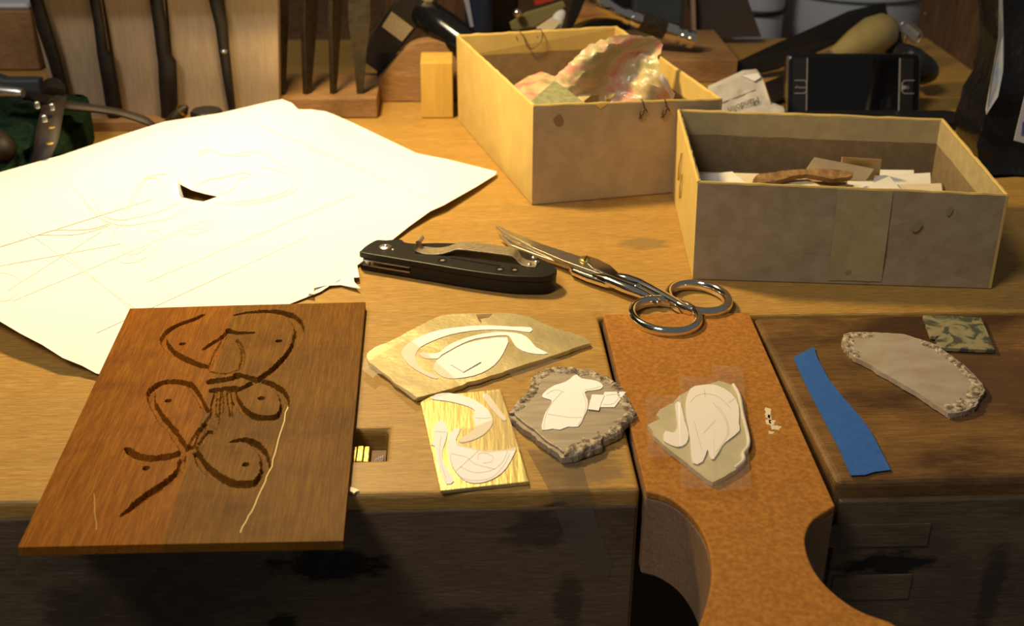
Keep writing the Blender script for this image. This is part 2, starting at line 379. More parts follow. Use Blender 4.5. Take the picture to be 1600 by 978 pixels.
# grimy front board let in flush with the front of the top, its upper edge worn round
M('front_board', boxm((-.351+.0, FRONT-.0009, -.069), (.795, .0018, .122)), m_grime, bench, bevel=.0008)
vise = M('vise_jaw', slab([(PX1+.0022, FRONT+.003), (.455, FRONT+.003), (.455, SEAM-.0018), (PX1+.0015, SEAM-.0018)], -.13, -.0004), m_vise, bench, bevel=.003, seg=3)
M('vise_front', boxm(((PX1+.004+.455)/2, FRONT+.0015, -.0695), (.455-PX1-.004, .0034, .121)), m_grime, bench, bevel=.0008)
for (x0, x1, z0, z1) in ((.1335, .180, -.0335, -.0215), (.1395, .176, -.064, -.050)):
    M('patch', boxm(((x0+x1)/2, FRONT-.0004, (z0+z1)/2), (x1-x0, .0012, z1-z0)), m_inlay, bench)
# square dog in its hole
dog = thing('bench_dog', 'ribbed brass bench dog sunk in the square hole', 'bench dog', (-.083, -.1375, -.012))
dv = []
nr = 9
for k in range(nr):
    x0 = -.0975+k*.0029; dv.append(boxm((x0+.00135, -.1375, -.0318+(k % 2)*.0003), (.0027 if k % 2 else .0024, .0125, .061)))
M('body', merge(dv), m_brass, dog, bevel=.0003)
for k in range(5):
    a = rng.uniform(0, 3, 3); M('shaving', tube(sm([(-.0690+.0008*k, -.1425+.0005*k, -.0036), (-.0686+.0008*k, -.1415+.0007*k, -.0016), (-.0678+.0006*k, -.1405+.0004*k, -.0034)], 4, False), .00025, 6), m_ivoryw, dog, smooth=40)
M('packing', boxm((-.0676, -.1375, -.0338), (.0066, .0128, .06)), m_pinside, dog)

# ------------------------------------------------------------------ bench pin
pz = .0022
pl = [(.0502, -.0075), (.0497, -.171)] + [tuple(U(x, y, pz)[:2]) for x, y in [(1010, 768), (1040, 776), (1070, 795), (1093, 823), (1107, 855), (1112, 895), (1106, 935), (1092, 978)]]
prr = [tuple(U(x, y, pz)[:2]) for x, y in [(1400, 978), (1390, 971), (1345, 955), (1307, 930), (1278, 900), (1262, 868), (1258, 840), (1268, 815), (1285, 802), (1305, 790)]]
outl = pl[:2]+sm(pl[2:], 4, False)+[(.047, -.290), (.040, -.305), (.150, -.305), (.146, -.275)]+prr[:2]+sm(prr[1:], 4, False)[1:]+[(.1320, -.0075)]
pin = thing('bench_pin', 'thick orange-brown hardboard bench pin with scooped waist in bench slot', 'bench pin', (.09, -.1, -.04))
M('pin_core', slab(outl, -.042, -.0012), m_pinside, pin, bevel=.0008)
M('pin_face', slab(outl, -.0012, pz), m_pin, pin, bevel=.0007)
wear = []
for (x, y, a, b) in [(1200, 645, 5, 10), (1204, 660, 8, 5), (1212, 668, 9, 4), (1205, 676, 5, 2), (1203, 655, 3, 8)]:
    wear.append(slab(sm(jag(G([(x-a, y-b), (x+a, y-b*.6), (x+a*.6, y+b), (x-a*.7, y+b*.7)], pz), .0006, .00025), 1), pz-.0001, pz+.00008))
M('worn_spot', merge(wear), m_ivory, pin)

# ------------------------------------------------------------------ big paper sheet
back = [(-170, 318), (0, 269), (94, 243), (193, 210), (257, 190), (343, 177), (420, 159), (441, 155), (456, 161), (466, 171), (486, 171), (508, 174), (522, 179), (549, 191), (591, 211), (650, 239), (668, 243), (700, 249), (740, 259), (776, 268)]
front = [(774, 273), (745, 291), (694, 320), (672, 330), (640, 353), (600, 385), (565, 409), (530, 437), (500, 456), (447, 477), (340, 540), (238, 604), (150, 583), (128, 571), (98, 559), (65, 538), (32, 521), (0, 502), (-80, 462), (-170, 420)]
ctl = [(-170, 318, 22), (0, 269, 21), (94, 243, 22), (193, 210, 24), (257, 190, 25), (343, 177, 25), (441, 155, 27), (466, 171, 23), (508, 174, 21), (549, 191, 13), (591, 211, 8), (650, 238, 4.5), (700, 249, 5), (776, 268, 3),
       (0, 302, 24), (110, 270, 25), (200, 246, 26), (330, 209, 26), (425, 185, 25), (300, 300, 8), (150, 380, 8), (0, 400, 10), (-150, 380, 13), (500, 250, 11), (470, 340, 5), (600, 290, 4), (650, 300, 5), (694, 320, 5.5), (640, 353, 3), (600, 385, 2.2), (530, 437, 2), (447, 477, 1.2), (300, 420, 4), (250, 540, 1), (238, 604, .5), (150, 583, 3), (98, 559, 7), (65, 538, 9), (0, 502, 12), (-80, 462, 13), (-170, 420, 14), (100, 470, 7), (400, 250, 18), (200, 310, 15), (560, 250, 7), (380, 430, 2.5), (200, 520, 2.5)]
CP = np.array([(a, b) for a, b, c in ctl])/100.; CZ = np.array([c for a, b, c in ctl])/1000.
def tps(r): return np.where(r > 0, r*r*np.log(np.maximum(r, 1e-9)), 0.)
_n = len(CP); _K = tps(np.linalg.norm(CP[:, None]-CP[None], axis=2))+.05*np.eye(_n); _Pm = np.hstack([np.ones((_n, 1)), CP])
_s = np.linalg.solve(np.block([[_K, _Pm], [_Pm.T, np.zeros((3, 3))]]), np.concatenate([CZ, np.zeros(3)]))
def pz_(x, y):
    q = np.array((x, y))/100.; z = float(tps(np.linalg.norm(CP-q, axis=1)) @ _s[:_n]+_s[_n]+_s[_n+1:] @ q); return max(z, .0006)
hole = [(280, 287), (283, 300), (287, 309), (302, 312.5), (318, 315), (341, 307), (322, 303), (300, 297)]
pv, pf = trimesh(back+front, 11., [hole])
ptop = [tuple(U(x, y, pz_(x, y))) for x, y in pv]
paper = thing('drawing_paper', 'large curling white sheet with faint pencil tentacle drawing and cut-out hole', 'paper', U(250, 400))
M('sheet', thicken(ptop, pf, (0, 0, -.00025)), m_paper, paper, smooth=40)
def ribbon(pts, wpx, zf, lift, mat_w=None):
    V, F = [], []; P = [np.array(p, float) for p in pts]; n = len(P)
    for i, p in enumerate(P):
        t = P[min(i+1, n-1)]-P[max(i-1, 0)]; t = t/(np.linalg.norm(t)+1e-9); nn = np.array((-t[1], t[0]))
        for s in (-.5, .5):
            q = p+nn*wpx*s; V.append(tuple(U(q[0], q[1], zf(p[0], p[1])+lift)))
    for i in range(n-1): F.append((2*i, 2*i+1, 2*i+3, 2*i+2))
    return V, F
def ln(a, b, n=24): return [(a[0]+(b[0]-a[0])*k/n, a[1]+(b[1]-a[1])*k/n) for k in range(n+1)]
C7 = lambda pts: cr(pts, 60, 200, 3.81)
draw = [sm(C7(p), 5, False) for p in [
    [(330, 410), (315, 450), (340, 505), (390, 545), (470, 572), (560, 575), (650, 560), (740, 545), (820, 520), (880, 470), (930, 430)],
    [(340, 430), (345, 470), (390, 520), (480, 545), (580, 530), (680, 510), (780, 470), (850, 430)],
    [(0, 630), (100, 605), (220, 605), (330, 595), (420, 565)], [(0, 632), (120, 635), (230, 630), (340, 605), (430, 570)],
    [(480, 540), (530, 460), (570, 380), (620, 310), (680, 280), (760, 270)], [(520, 520), (560, 440), (600, 360), (650, 300), (720, 295)],
    [(490, 575), (450, 610), (430, 680), (440, 750), (490, 795), (560, 800), (640, 770), (700, 710), (735, 640), (700, 610), (655, 615)], [(520, 590), (480, 640), (480, 700), (530, 750), (600, 740), (670, 690), (690, 650)],
    [(880, 470), (830, 520), (830, 580), (880, 620), (960, 625), (1040, 590), (1085, 530), (1080, 460), (1040, 440)], [(900, 480), (865, 530), (880, 580), (950, 600), (1020, 570), (1050, 510), (1030, 460)],
    [(935, 300), (920, 220), (940, 150), (1000, 125), (1080, 150), (1180, 165), (1260, 160)], [(955, 290), (940, 210), (960, 160), (1010, 140)],
    [(1180, 150), (1300, 140), (1420, 200), (1520, 260), (1555, 310), (1530, 370), (1440, 410), (1320, 440), (1180, 455), (1050, 440)], [(1330, 230), (1430, 250), (1500, 290), (1505, 350), (1420, 395), (1300, 425), (1150, 440)],
    [(930, 350), (1000, 310), (1100, 290), (1230, 265), (1300, 300)], [(1080, 400), (1160, 360), (1200, 300), (1250, 290)]]]
draw += [ln((10, 455), (160, 360)), ln((0, 385), (240, 310)), ln((40, 360), (300, 545)), ln((100, 395), (250, 520)), ln((0, 415), (190, 380)), ln((105, 285), (275, 470)), ln((22, 490), (60, 420)),
         ln((230, 440), (560, 300)), ln((150, 520), (480, 370)), ln((20, 470), (330, 340)), ln((395, 190), (690, 320), 36)]
draw += [sm([(0, 425), (25, 432), (32, 450), (15, 468), (0, 470)], 5, False)]
M('pencil_drawing', merge([ribbon(p, .9, pz_, .0003) for p in draw if len(p) > 1]), m_pencil, paper, label='faint pencil lines')
fl = [U(278, 274, pz_(280, 287)+.004), U(280, 287, pz_(280, 287)), U(283, 300, pz_(283, 300)), U(287, 309, pz_(287, 309)), U(284.5, 303, pz_(283, 300)+.0015), U(281, 291, pz_(280, 287)+.003)]
M('cut_flap', prism([p-np.array((0, 0, .0002)) for p in fl], fl), m_paper, paper)

# torn scrap beside the knife
sc = cr([(45, 318), (62, 288), (120, 262), (180, 235), (222, 203), (232, 262), (212, 262), (214, 275), (236, 298), (165, 278), (105, 285), (70, 298), (72, 322)], 460, 320, 2.286)
sv, sf = trimesh(G(sc, .003), .0025)
s0 = np.array(G(sc, .003)).mean(0)
o = M('paper_scrap', thicken([(x, y, .0012+8.*(x-s0[0])**2+.0015*math.sin((x+y)*160)**2) for x, y in sv], sf, (0, 0, -.00025)), m_tmpl, smooth=40)
tag(o, 'small curled white paper offcut between big sheet and pocketknife', 'paper scrap')

# ------------------------------------------------------------------ carved rosewood panel
BT = .0046
cor = [np.array(U(x, y, BT)[:2]) for x, y in [(28, 855), (536, 845), (571, 472), (203, 482)]]   # front-left, front-right, back-right, back-left
seamF, seamB = np.array(U(255, 850, BT)[:2]), np.array(U(366, 477, BT)[:2])
panel = thing('carved_panel', 'rosewood panel with carved tentacle grooves overhanging the bench front', 'wood panel', (*((cor[0]+cor[2])/2), 0.))
C9 = lambda pts: [tuple(U(180+x/2.794, 470+y/2.794, BT)[:2]) for x, y in pts]
strokes = [  # crop points, widths in mm, depth in mm
    ([(383, 62), (340, 82), (280, 104), (235, 128), (212, 160), (222, 195), (255, 228), (300, 252), (350, 274), (395, 288)], [1.6, 2.4, 2.6, 2.6, 2.4, 3, 3.2, 3, 2.8, 2.4], 2.2),
    ([(520, 62), (580, 51), (640, 46), (700, 47), (762, 62), (800, 105), (797, 160), (768, 220), (705, 285), (655, 322), (622, 345)], [.8, 1.6, 2.6, 3.2, 3.8, 4.2, 4., 3.4, 3., 2.6, 2.], 2.3),
    ([(385, 212), (420, 188), (460, 164), (497, 134)], [1.2, 1.6, 2., 2.4], 1.8), ([(492, 128), (530, 140), (602, 138)], [2., 2.6, 1.4], 2.),
    ([(490, 140), (460, 190), (430, 245), (412, 300)], [1.2, 1.4, 1.4, 1.2], .9), ([(530, 168), (552, 205), (558, 250), (545, 295)], [1., 1.3, 1.3, 1.], 1.),
    ([(530, 322), (590, 336), (622, 348), (680, 362), (722, 395), (740, 435), (730, 482), (700, 506), (650, 512), (590, 498), (548, 465), (524, 425), (512, 380)], [2.4, 2.8, 2.6, 2.8, 3.2, 3.2, 3., 3., 3., 3., 2.8, 2.4, 2.], 2.2),
    ([(625, 345), (580, 368), (530, 392)], [1.8, 2.2, 2.2], 1.9),
    ([(402, 484), (375, 440), (345, 388), (318, 364), (260, 353), (205, 358), (165, 385), (155, 420), (170, 462), (205, 515), (255, 575), (290, 630), (312, 660)], [2., 2.2, 2.6, 3., 3.2, 3.2, 3., 2.8, 2.8, 3., 3., 2.8, 2.4], 2.2),
    ([(52, 645), (90, 674), (150, 688), (220, 682), (275, 668), (325, 648)], [1.6, 3., 3.6, 3.6, 3., 2.6], 2.3),
    ([(295, 680), (278, 740), (232, 788), (170, 830), (100, 880), (60, 912), (22, 940)], [1.8, 2.4, 3.6, 3.8, 3., 2., .4], 2.2),
    ([(352, 660), (382, 712), (430, 757), (490, 792), (560, 802), (620, 790), (648, 752), (655, 700), (638, 652), (600, 618), (560, 606), (508, 616)], [2.4, 3.2, 3.8, 4., 4., 3.8, 3.2, 3., 3., 3., 2.6, 1.], 2.3),
    ([(424, 352), (470, 345), (522, 335)], [4., 3.2, 3.6], 1.9), ([(424, 392), (475, 384), (520, 378)], [2.6, 2.2, 2.4], 1.8), ([(415, 310), (480, 318), (545, 300)], [.8, 1., .8], .6),
    ([(440, 385), (430, 440), (428, 496)], [1.6, 1.8, 2.4], 1.4), ([(464, 392), (464, 440), (462, 490)], [1.2, 1.2, 1.2], 1.2), ([(492, 385), (500, 440), (506, 505)], [1.4, 1.6, 1.2], 1.2),
    ([(432, 505), (410, 545), (380, 590), (345, 635), (318, 656)], [4., 6., 6.5, 5., 3.2], 1.1), ([(412, 562), (372, 612)], [2.2, 2.], 2.2), ([(395, 530), (365, 580), (345, 625)], [1.2, 1.4, 1.2], 2.), ([(300, 660), (335, 635)], [4., 4.], 2.2),
]
dots = [(293, 188), (715, 175), (232, 436), (638, 425), (135, 730), (570, 714)]
def vnoise(X, Y, s, seed):
    r = np.random.default_rng(seed).random((256, 256)); x = X*s; y = Y*s; i = np.floor(x).astype(int); j = np.floor(y).astype(int); fx = x-i; fy = y-j
    g = lambda a, b: r[a % 256, b % 256]
    return (g(i, j)*(1-fx)+g(i+1, j)*fx)*(1-fy)+(g(i, j+1)*(1-fx)+g(i+1, j+1)*fx)*fy
def carve(X, Y):
    Dp = np.zeros_like(X); wob = (vnoise(X, Y, 900, 3)-.5)*.0007+(vnoise(X, Y, 300, 5)-.5)*.0006
    for pts, ws, dep in strokes:
        n = len(pts); path = np.array(sm(C9(pts), 6, False)); wi = np.interp(np.linspace(0, n-1, len(path)), range(n), ws)*1.22/2000.
        lo = path.min(0)-.006; hi = path.max(0)+.006; mk_ = (X > lo[0]) & (X < hi[0]) & (Y > lo[1]) & (Y < hi[1])
        x, y = X[mk_], Y[mk_]; best = np.full(x.shape, -1.)
        for k in range(len(path)-1):
            a, b = path[k], path[k+1]; ab = b-a; L = ab @ ab+1e-12
            t = np.clip(((x-a[0])*ab[0]+(y-a[1])*ab[1])/L, 0, 1); d = np.hypot(x-a[0]-t*ab[0], y-a[1]-t*ab[1])
            best = np.maximum(best, wi[k]*(1-t)+wi[k+1]*t-d)
        s = np.clip((best+wob[mk_])/.00055+.5, 0, 1); Dp[mk_] = np.maximum(Dp[mk_], s*s*(3-2*s)*dep*1.2/1000.)
    for q in C9(dots):
        d = np.hypot(X-q[0], Y-q[1]); Dp = np.maximum(Dp, np.clip((.00135-d)/.0004+.5, 0, 1)*.0038)
    return Dp
def half(name, fl_, bl_, fr_, br_, nx, ny, mat):
    s, t = np.meshgrid(np.linspace(0, 1, nx), np.linspace(0, 1, ny))
    X = (fl_[0]*(1-t)+bl_[0]*t)*(1-s)+(fr_[0]*(1-t)+br_[0]*t)*s; Y = (fl_[1]*(1-t)+bl_[1]*t)*(1-s)+(fr_[1]*(1-t)+br_[1]*t)*s
    Z = BT-carve(X, Y)-np.where(carve(X, Y) > .0004, (vnoise(X, Y, 1500, 9)-.5)*.0004, 0)
    V = list(zip(X.ravel(), Y.ravel(), Z.ravel())); F = []
    for j in range(ny-1):
        for i in range(nx-1): F.append((j*nx+i, j*nx+i+1, (j+1)*nx+i+1, (j+1)*nx+i))
    per = [i for i in range(nx)]+[j*nx+nx-1 for j in range(1, ny)]+[(ny-1)*nx+i for i in range(nx-2, -1, -1)]+[j*nx for j in range(ny-2, 0, -1)]
    o = len(V); V += [(V[k][0], V[k][1], .0004) for k in per]; n = len(per)
    for k in range(n): F.append((per[k], o+k, o+(k+1) % n, per[(k+1) % n]))
    F.append(tuple(range(o+n-1, o-1, -1)))
    return M(name, (V, F), mat, panel, smooth=35)
half('board_half', cor[0], cor[3], seamF, seamB, 140, 400, m_rosA)
half('board_half', seamF, seamB, cor[1], cor[2], 140, 400, m_rosB)
crk = jag([(449, 636), (440, 668), (424, 728), (410, 762), (398, 788), (384, 815), (369, 841)], 9, .8, False)
M('pale_filled_crack', ribbon(crk, 1.9, lambda x, y: BT, .00012), m_crack, panel, label='pale yellow crack line')
M('pale_filled_crack', ribbon(jag([(147, 772), (149, 805), (151, 838)], 9, .5, False), .7, lambda x, y: BT, .00012), m_crack, panel)

# ------------------------------------------------------------------ cardboard boxes
def lerp(a, b, t): return np.array(a)*(1-t)+np.array(b)*t
def wallm(b0, b1, t0, t1, th, inn):
    """upright wall: bottom b0-b1, top t0-t1, thickness towards inn (xy)"""
    q = [np.array(p, float) for p in (b0, b1, t1, t0)]; mid = (q[0]+q[1])/2; d = q[1]-q[0]; nrm = np.array((-d[1], d[0], 0)); nrm /= np.linalg.norm(nrm)
    if (np.array(inn)-mid[:2]) @ nrm[:2] < 0: nrm = -nrm
    return prism(q, [p+nrm*th for p in q]), nrm
def panel_on(b0, b1, t0, t1, nrm, s0, s1, h0, h1, off, th, jagged=0.):
    """thin sheet lying on a wall between fractions s along and h up, pushed off along nrm"""
    P = lambda s, h: lerp(lerp(b0, b1, s), lerp(t0, t1, s), h)+nrm*off
    pts = [P(s0, h0)]+[P(s0+(s1-s0)*k/12, h0+random.uniform(-1, 1)*jagged) for k in range(1, 12)]+[P(s1, h0), P(s1, h1), P(s0, h1)]
    return prism(pts, [p+nrm*th for p in pts])
def card_box(name, label, bot, topc, th, mats_out, m_in, m_flap, flap, warp=None):
    ctr = np.mean([p[:2] for p in bot], axis=0); root = thing(name, label, 'box', (*ctr, 0.))
    B = [np.array((p[0], p[1], .0004)) for p in bot]; T = [np.array(p, float) for p in topc]; N = []; W = []
    for k in range(4):
        j = (k+1) % 4; vf, nrm = wallm(B[k], B[j], T[k], T[j], th, ctr); N.append(nrm)
        wl = M('side_panel', vf, mats_out[k], root, bevel=.0003); W.append(wl)
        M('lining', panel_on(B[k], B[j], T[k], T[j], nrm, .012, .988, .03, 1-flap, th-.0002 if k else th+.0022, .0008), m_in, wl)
        M('turned_in_flap', panel_on(B[k], B[j], T[k], T[j], nrm, .006, .994, 1-flap, .997, th, .0006, .008), m_flap, wl)
        rim = [lerp(T[k], T[j], s)+nrm*th*.5+np.array((0, 0, .0001+rng.normal(0, .00018))) for s in np.linspace(0.004, .996, 26)]
        M('rim_edge', tube(rim, [.0008+abs(rng.normal(0, .00022)) for _ in rim], 6), m_card, wl)
    M('bottom', slab([tuple(p[:2]+(ctr-p[:2])*.012) for p in B], .0004, .002), m_in, root)
    return W, B, T, N
Z1, Z2 = .0695, .060
t1 = [U(833, 166, Z1), U(1129, 156, .0655), U(964, 42, Z1), U(713, 56, Z1)]
b1 = [U(831, 321), np.array((.1525, .1880, 0)), np.array((.104, .383, 0)), U(716, 188)]
box1, B1, T1, N1 = card_box('cardboard_box', 'open buff cardboard box holding a big pink shell', b1, t1, .0018, [m_card_shaded, m_card, m_card, m_card], m_cardin, m_card, .24)
t2 = [U(1090, 286, Z2), U(1577, 306, Z2), U(1474, 187, Z2), U(1058, 172, Z2)]
b2 = [U(1082, 437), U(1549, 452), t2[2]+np.array((.001, .0012, 0)), t2[3]+np.array((.001, .0012, 0))]
box2, B2, T2, N2 = card_box('cardboard_box', 'open cardboard box, front tinted grey for shade, with a masking tape strip, full of thin slabs', b2, t2, .0018, [m_card_shadegrey, m_card, m_card_shadegrey, m_card], m_cardin2, m_masking, .27)
wf = box2[0]
M('masking_tape_strip', panel_on(B2[0], B2[1], T2[0], T2[1], -N2[0], .455, .632, .04, 1., 0, .0004, .004), m_masking, wf, label='aged masking tape strip')
for (s0, s1, h0, h1) in ((.705, .74, .62, .70), (.81, .83, .80, .87), (.505, .53, .13, .155)):
    P = lambda s, h: lerp(lerp(B2[0], B2[1], s), lerp(T2[0], T2[1], s), h)-N2[0]*.00045
    q = sm([P(s0, h0), P((s0+s1)/2, h0-.03), P(s1, (h0+h1)/2), P((s0*.4+s1*.6), h1)], 4)
    M('smudge', prism(q, [np.array(p)-N2[0]*.0001 for p in q]), m_smudge, wf)
q = box1[0]
P = lambda s, h: lerp(lerp(B1[0], B1[1], s), lerp(T1[0], T1[1], s), h)-N1[0]*.00005
st = sm([P(.105, .86), P(.12, .80), P(.15, .80), P(.155, .86), P(.135, .91)], 4); M('stain', prism(st, [np.array(p)-N1[0]*.0001 for p in st]), m_stain, q)
ch = [P(.315, .999), P(.345, .955), P(.385, .999)]; M('chipped_rim', prism(ch, [np.array(p)-N1[0]*.0004 for p in ch]), m_gold, q)
def wire(pts, par): M('wire_tie', tube(sm(pts, 5, False), .00042, 6), m_wire, par, smooth=60)
for s in (.56, .68):
    a = lerp(T1[0], T1[1], s); o_ = -N1[0]
    wire([a+o_*.0006+np.array((-.001, 0, -.011)), a+o_*.0014+np.array((.0012, 0, -.008)), a+o_*.001+np.array((.0022, 0, -.004)), a+o_*.0006+np.array((.001, 0, .0004)), a-o_*.002+np.array((.001, 0, .0014)), a-o_*.004+np.array((.0012, 0, -.003))], q)
    wire([a+o_*.0006+np.array((.0045, 0, -.006)), a+o_*.0016+np.array((.002, 0, -.004)), a+o_*.0012+np.array((-.0005, 0, -.007)), a+o_*.0008+np.array((.0006, 0, -.011))], q)
wb = box1[2]
a, b = lerp(T1[2], T1[3], .60), lerp(T1[2], T1[3], .49)
wire([a+N1[2]*.003+np.array((-.004, 0, -.006)), a+N1[2]*.003+np.array((-.006, 0, -.001)), a+np.array((-.004, 0, .002)), a+N1[2]*.004+np.array((0, 0, -.002)), a*.75+b*.25+N1[2]*.0045+np.array((0, 0, -.011)), a*.4+b*.6+N1[2]*.0045+np.array((0, 0, -.012)), b+N1[2]*.0045+np.array((0, 0, -.007)), b+N1[2]*.004+np.array((.001, 0, -.001)), b+np.array((0, 0, .002)), b+N1[2]*.003+np.array((-.003, 0, -.004))], wb)
# torn slits in the end wall of box 2
we = box2[3]
for (s0, s1, h0, h1) in ((.30, .36, .42, .80), (.40, .43, .30, .62)):
    P = lambda s, h: lerp(lerp(B2[3], B2[0], s), lerp(T2[3], T2[0], s), h)-N2[3]*.0003
    M('torn_slit', prism([P(s0, h0), P(s0+.008, h0), P(s1, h1)], [np.array(p)-N2[3]*.0002 for p in (P(s0, h0), P(s0+.008, h0), P(s1, h1))]), m_cardin, we)
    M('torn_curl', tube([P(s0, h0)-N2[3]*.0008, P((s0+s1)/2+.01, (h0+h1)/2)-N2[3]*.0014, P(s1+.01, h1)-N2[3]*.0006], .0005, 6), m_card, we)

# ------------------------------------------------------------------ shells in box 1
def lump(outline_px, zpx, thick, step_px, amp, nsc, seed, back=(0, .6, -.8)):
    V, F = trimesh(outline_px, step_px); top = []
    for x, y in V:
        p = U(x, y, zpx(x, y)); n = noise.fractal(Vector((x*.01*nsc, y*.018*nsc, seed)), 1., 2., 4)
        d = CAM-p; d /= np.linalg.norm(d); e = min(np.hypot(x-a, y-b) for a, b in outline_px)
        top.append(tuple(p+np.array((-.15, -.25, 1.))*amp*n*min(1., e/14.)))
    return thicken(top, F, tuple(np.array(back)*thick))
C8 = lambda pts: cr(pts, 790, 30, 5.517)
bigs = C8([(430, 490), (480, 440), (520, 410), (600, 330), (640, 300), (700, 235), (740, 212), (770, 215), (820, 170), (860, 175), (900, 150), (990, 140), (1070, 130), (1110, 138), (1140, 130), (1200, 152), (1270, 145), (1330, 180), (1355, 220), (1340, 290), (1310, 310), (1320, 420), (1350, 500), (1400, 570), (1460, 640), (1450, 700), (1300, 720), (1000, 730), (800, 740), (640, 740), (520, 640), (440, 560)])
bigs = jag(bigs, 4., .7)
bz = lambda x, y: .043+(168-y)/110.*.050+.0018*math.sin((x-880)/22.+(y-100)/30.)*max(0., min(1., (y-60)/25.))
o = M('large_shell', lump(bigs, bz, .006, 3.5, .0045, 3.4, 4.3), m_shell, smooth=50); tag(o, 'big rough pink and olive shell slab leaning up in box', 'shell')
ls = jag(C8([(60, 580), (130, 530), (200, 490), (260, 465), (310, 453), (370, 470), (430, 495), (560, 545), (680, 600), (760, 680), (700, 760), (400, 780), (150, 740)]), 4, .6)
o = M('shell_fragment', lump(ls, lambda x, y: .052+(150-y)/40*.006, .005, 4.5, .004, 3., 7.7), m_shell, smooth=50); tag(o, 'flat pinkish shell fragment under the green wedge', 'shell')
wg = C8([(215, 705), (330, 610), (420, 528), (470, 560), (540, 612), (690, 728), (500, 760), (230, 750)])
wv, wfz = trimesh(wg, 6.)
o = M('stone_wedge', thicken([tuple(U(x, y, .0575+(160-y)*.00022)) for x, y in wv], wfz, (.002, .004, -.005)), m_wedge); tag(o, 'grey-green flat wedge in box corner beside shells', 'stone piece')
for k, (p, lb) in enumerate([([(680, 700), (740, 655), (810, 650), (800, 700), (740, 715)], 'small bright shell chip at the foot of the leaning shell'), ([(860, 650), (900, 620), (950, 640), (910, 680), (870, 690)], 'small yellowish shell chip resting against the leaning shell'),
                             ([(1330, 480), (1350, 470), (1400, 530), (1430, 600), (1460, 640), (1440, 680), (1420, 620), (1370, 560)], 'thin white sliver between the leaning shell and box wall')]):
    o = M('shell_chip', lump(C8(p), (lambda x, y: bz(x, y)+.011) if k < 2 else (lambda x, y: bz(x, y)+.004), .004, 3, .002, 5, k+.5), m_goldsh if k < 2 else m_ivoryw, smooth=50); tag(o, lb, 'shell chip')
for k, (x, y) in enumerate([(.055, .225), (.10, .240), (.06, .30), (.105, .30), (.035, .275)]):
    pts = [(x+.026*math.cos(a)*random.uniform(.7, 1.1), y+.03*math.sin(a)*random.uniform(.7, 1.1)) for a in np.linspace(0, 6.0, 12)]
    o = M('shell_piece', plate(pts, lambda a, b: .024+.006*noise.noise(Vector((a*60, b*60, k*3.))), .02, .006), m_shell, smooth=50); tag(o, 'broken shell piece lying deep in the buff box', 'shell', 'shell pieces in the bottom of the box')

# ------------------------------------------------------------------ slabs in box 2
D1 = lambda pts: cr(pts, 1080, 230, 3.81)
def slabz(name, label, pts, zf, th, mat, cat='blank', off=None, group=None, stp=5.):
    P = D1(pts); top_ = [U(x, y, zf(x, y)) for x, y in P]; off = np.array(off if off is not None else (0, 0, -1.))*th
    V = [p for p in top_]; o = M(name, prism([p+off for p in V], V), mat, bevel=.0003); return tag(o, label, cat, group)
for k, (cx, lbl_) in enumerate(((.147, 'thick ivory board deep in the box under the white slab corner'), (.198, 'thick ivory board deep in the box under the brown rind'), (.249, 'thick ivory board deep in the box under the flat cream strip'))):
    o = M('ivory_board', boxm((cx, .104-.10*(cx-.15), .014), (.048, .100, .022), Matrix.Rotation(-.1, 3, 'Z')), m_ivory, bevel=.0004); tag(o, lbl_, 'blank')
ZB = lambda z, s=0.: (lambda x, y: z+(262-y)*s)
slabz('pearl_blank', 'white slab corner tucked against the slit end wall of taped box', [(30, 166), (245, 143), (330, 212), (300, 240), (60, 245)], ZB(.033), .0016, m_ivoryw)
slabz('tan_blank', 'square tan slab standing behind the pale leaning strip', [(900, 58), (1135, 72), (1118, 205), (888, 190)], ZB(.038, .00055), .0018, m_tan, off=(0, 1, -.3))
slabz('ivory_strip', 'pale ivory strip leaning across tan square slab', [(735, 58), (1090, 128), (1035, 205), (670, 150)], ZB(.040, .00045), .0022, m_ivory, off=(0, .6, -.8))
slabz('pearl_blank', 'pale rectangular slab against the back wall beside the tan square', [(1060, 132), (1327, 135), (1330, 215), (1050, 215)], ZB(.031, .0002), .0016, m_ivoryw, off=(0, .5, -.8))
slabz('pearl_blank', 'wide pale slab lying in front of the back slab', [(1090, 168), (1425, 150), (1428, 225), (1080, 240)], ZB(.0335, .0001), .0016, m_ivoryw)
slabz('ivory_strip', 'flat cream strip in front of the wide pale slab', [(1200, 222), (1490, 213), (1500, 285), (1200, 280)], ZB(.0365), .0016, m_ivory)
slabz('pearl_blank', 'greyish slab under the white pointed slab', [(915, 200), (1090, 203), (1060, 270), (915, 270)], ZB(.0365), .0016, m_ivoryw)
slabz('pearl_blank', 'white pointed slab beside the tape strip rim', [(1000, 247), (1180, 170), (1255, 256), (1200, 285), (1000, 285)], ZB(.0395), .0016, m_ivoryw)
slabz('ivory_strip', 'cream slab with pointed end under the brown rind', [(480, 222), (570, 174), (660, 168), (800, 245), (760, 275), (480, 270)], ZB(.042), .0016, m_ivory)
for k in range(3):
    slabz('ivory_strip', 'narrow brownish strip fanned out beside the pointed cream slab', [(650+k*30, 172-k*5), (700+k*30, 160-k*4), (930, 205+k*14-20), (920, 240), (800+k*25, 238)], ZB(.0405-.0013*k), .001, m_tan, group='fanned strips in the taped box')
rd = D1([(368, 192), (385, 170), (405, 158), (480, 150), (560, 137), (640, 133), (770, 126), (870, 133), (960, 145), (968, 158), (945, 175), (840, 188), (760, 172), (680, 160), (610, 168), (540, 190), (440, 212), (380, 208)])
o = M('bark_rind', lump(jag(rd, 3, .3), lambda x, y: .047+(275-y)*.00015, .0035, 4, .002, 6, 3.3, (0, .3, -.9)), m_bark, smooth=60); tag(o, 'curved brown rind lying across the ivory strips', 'rind')

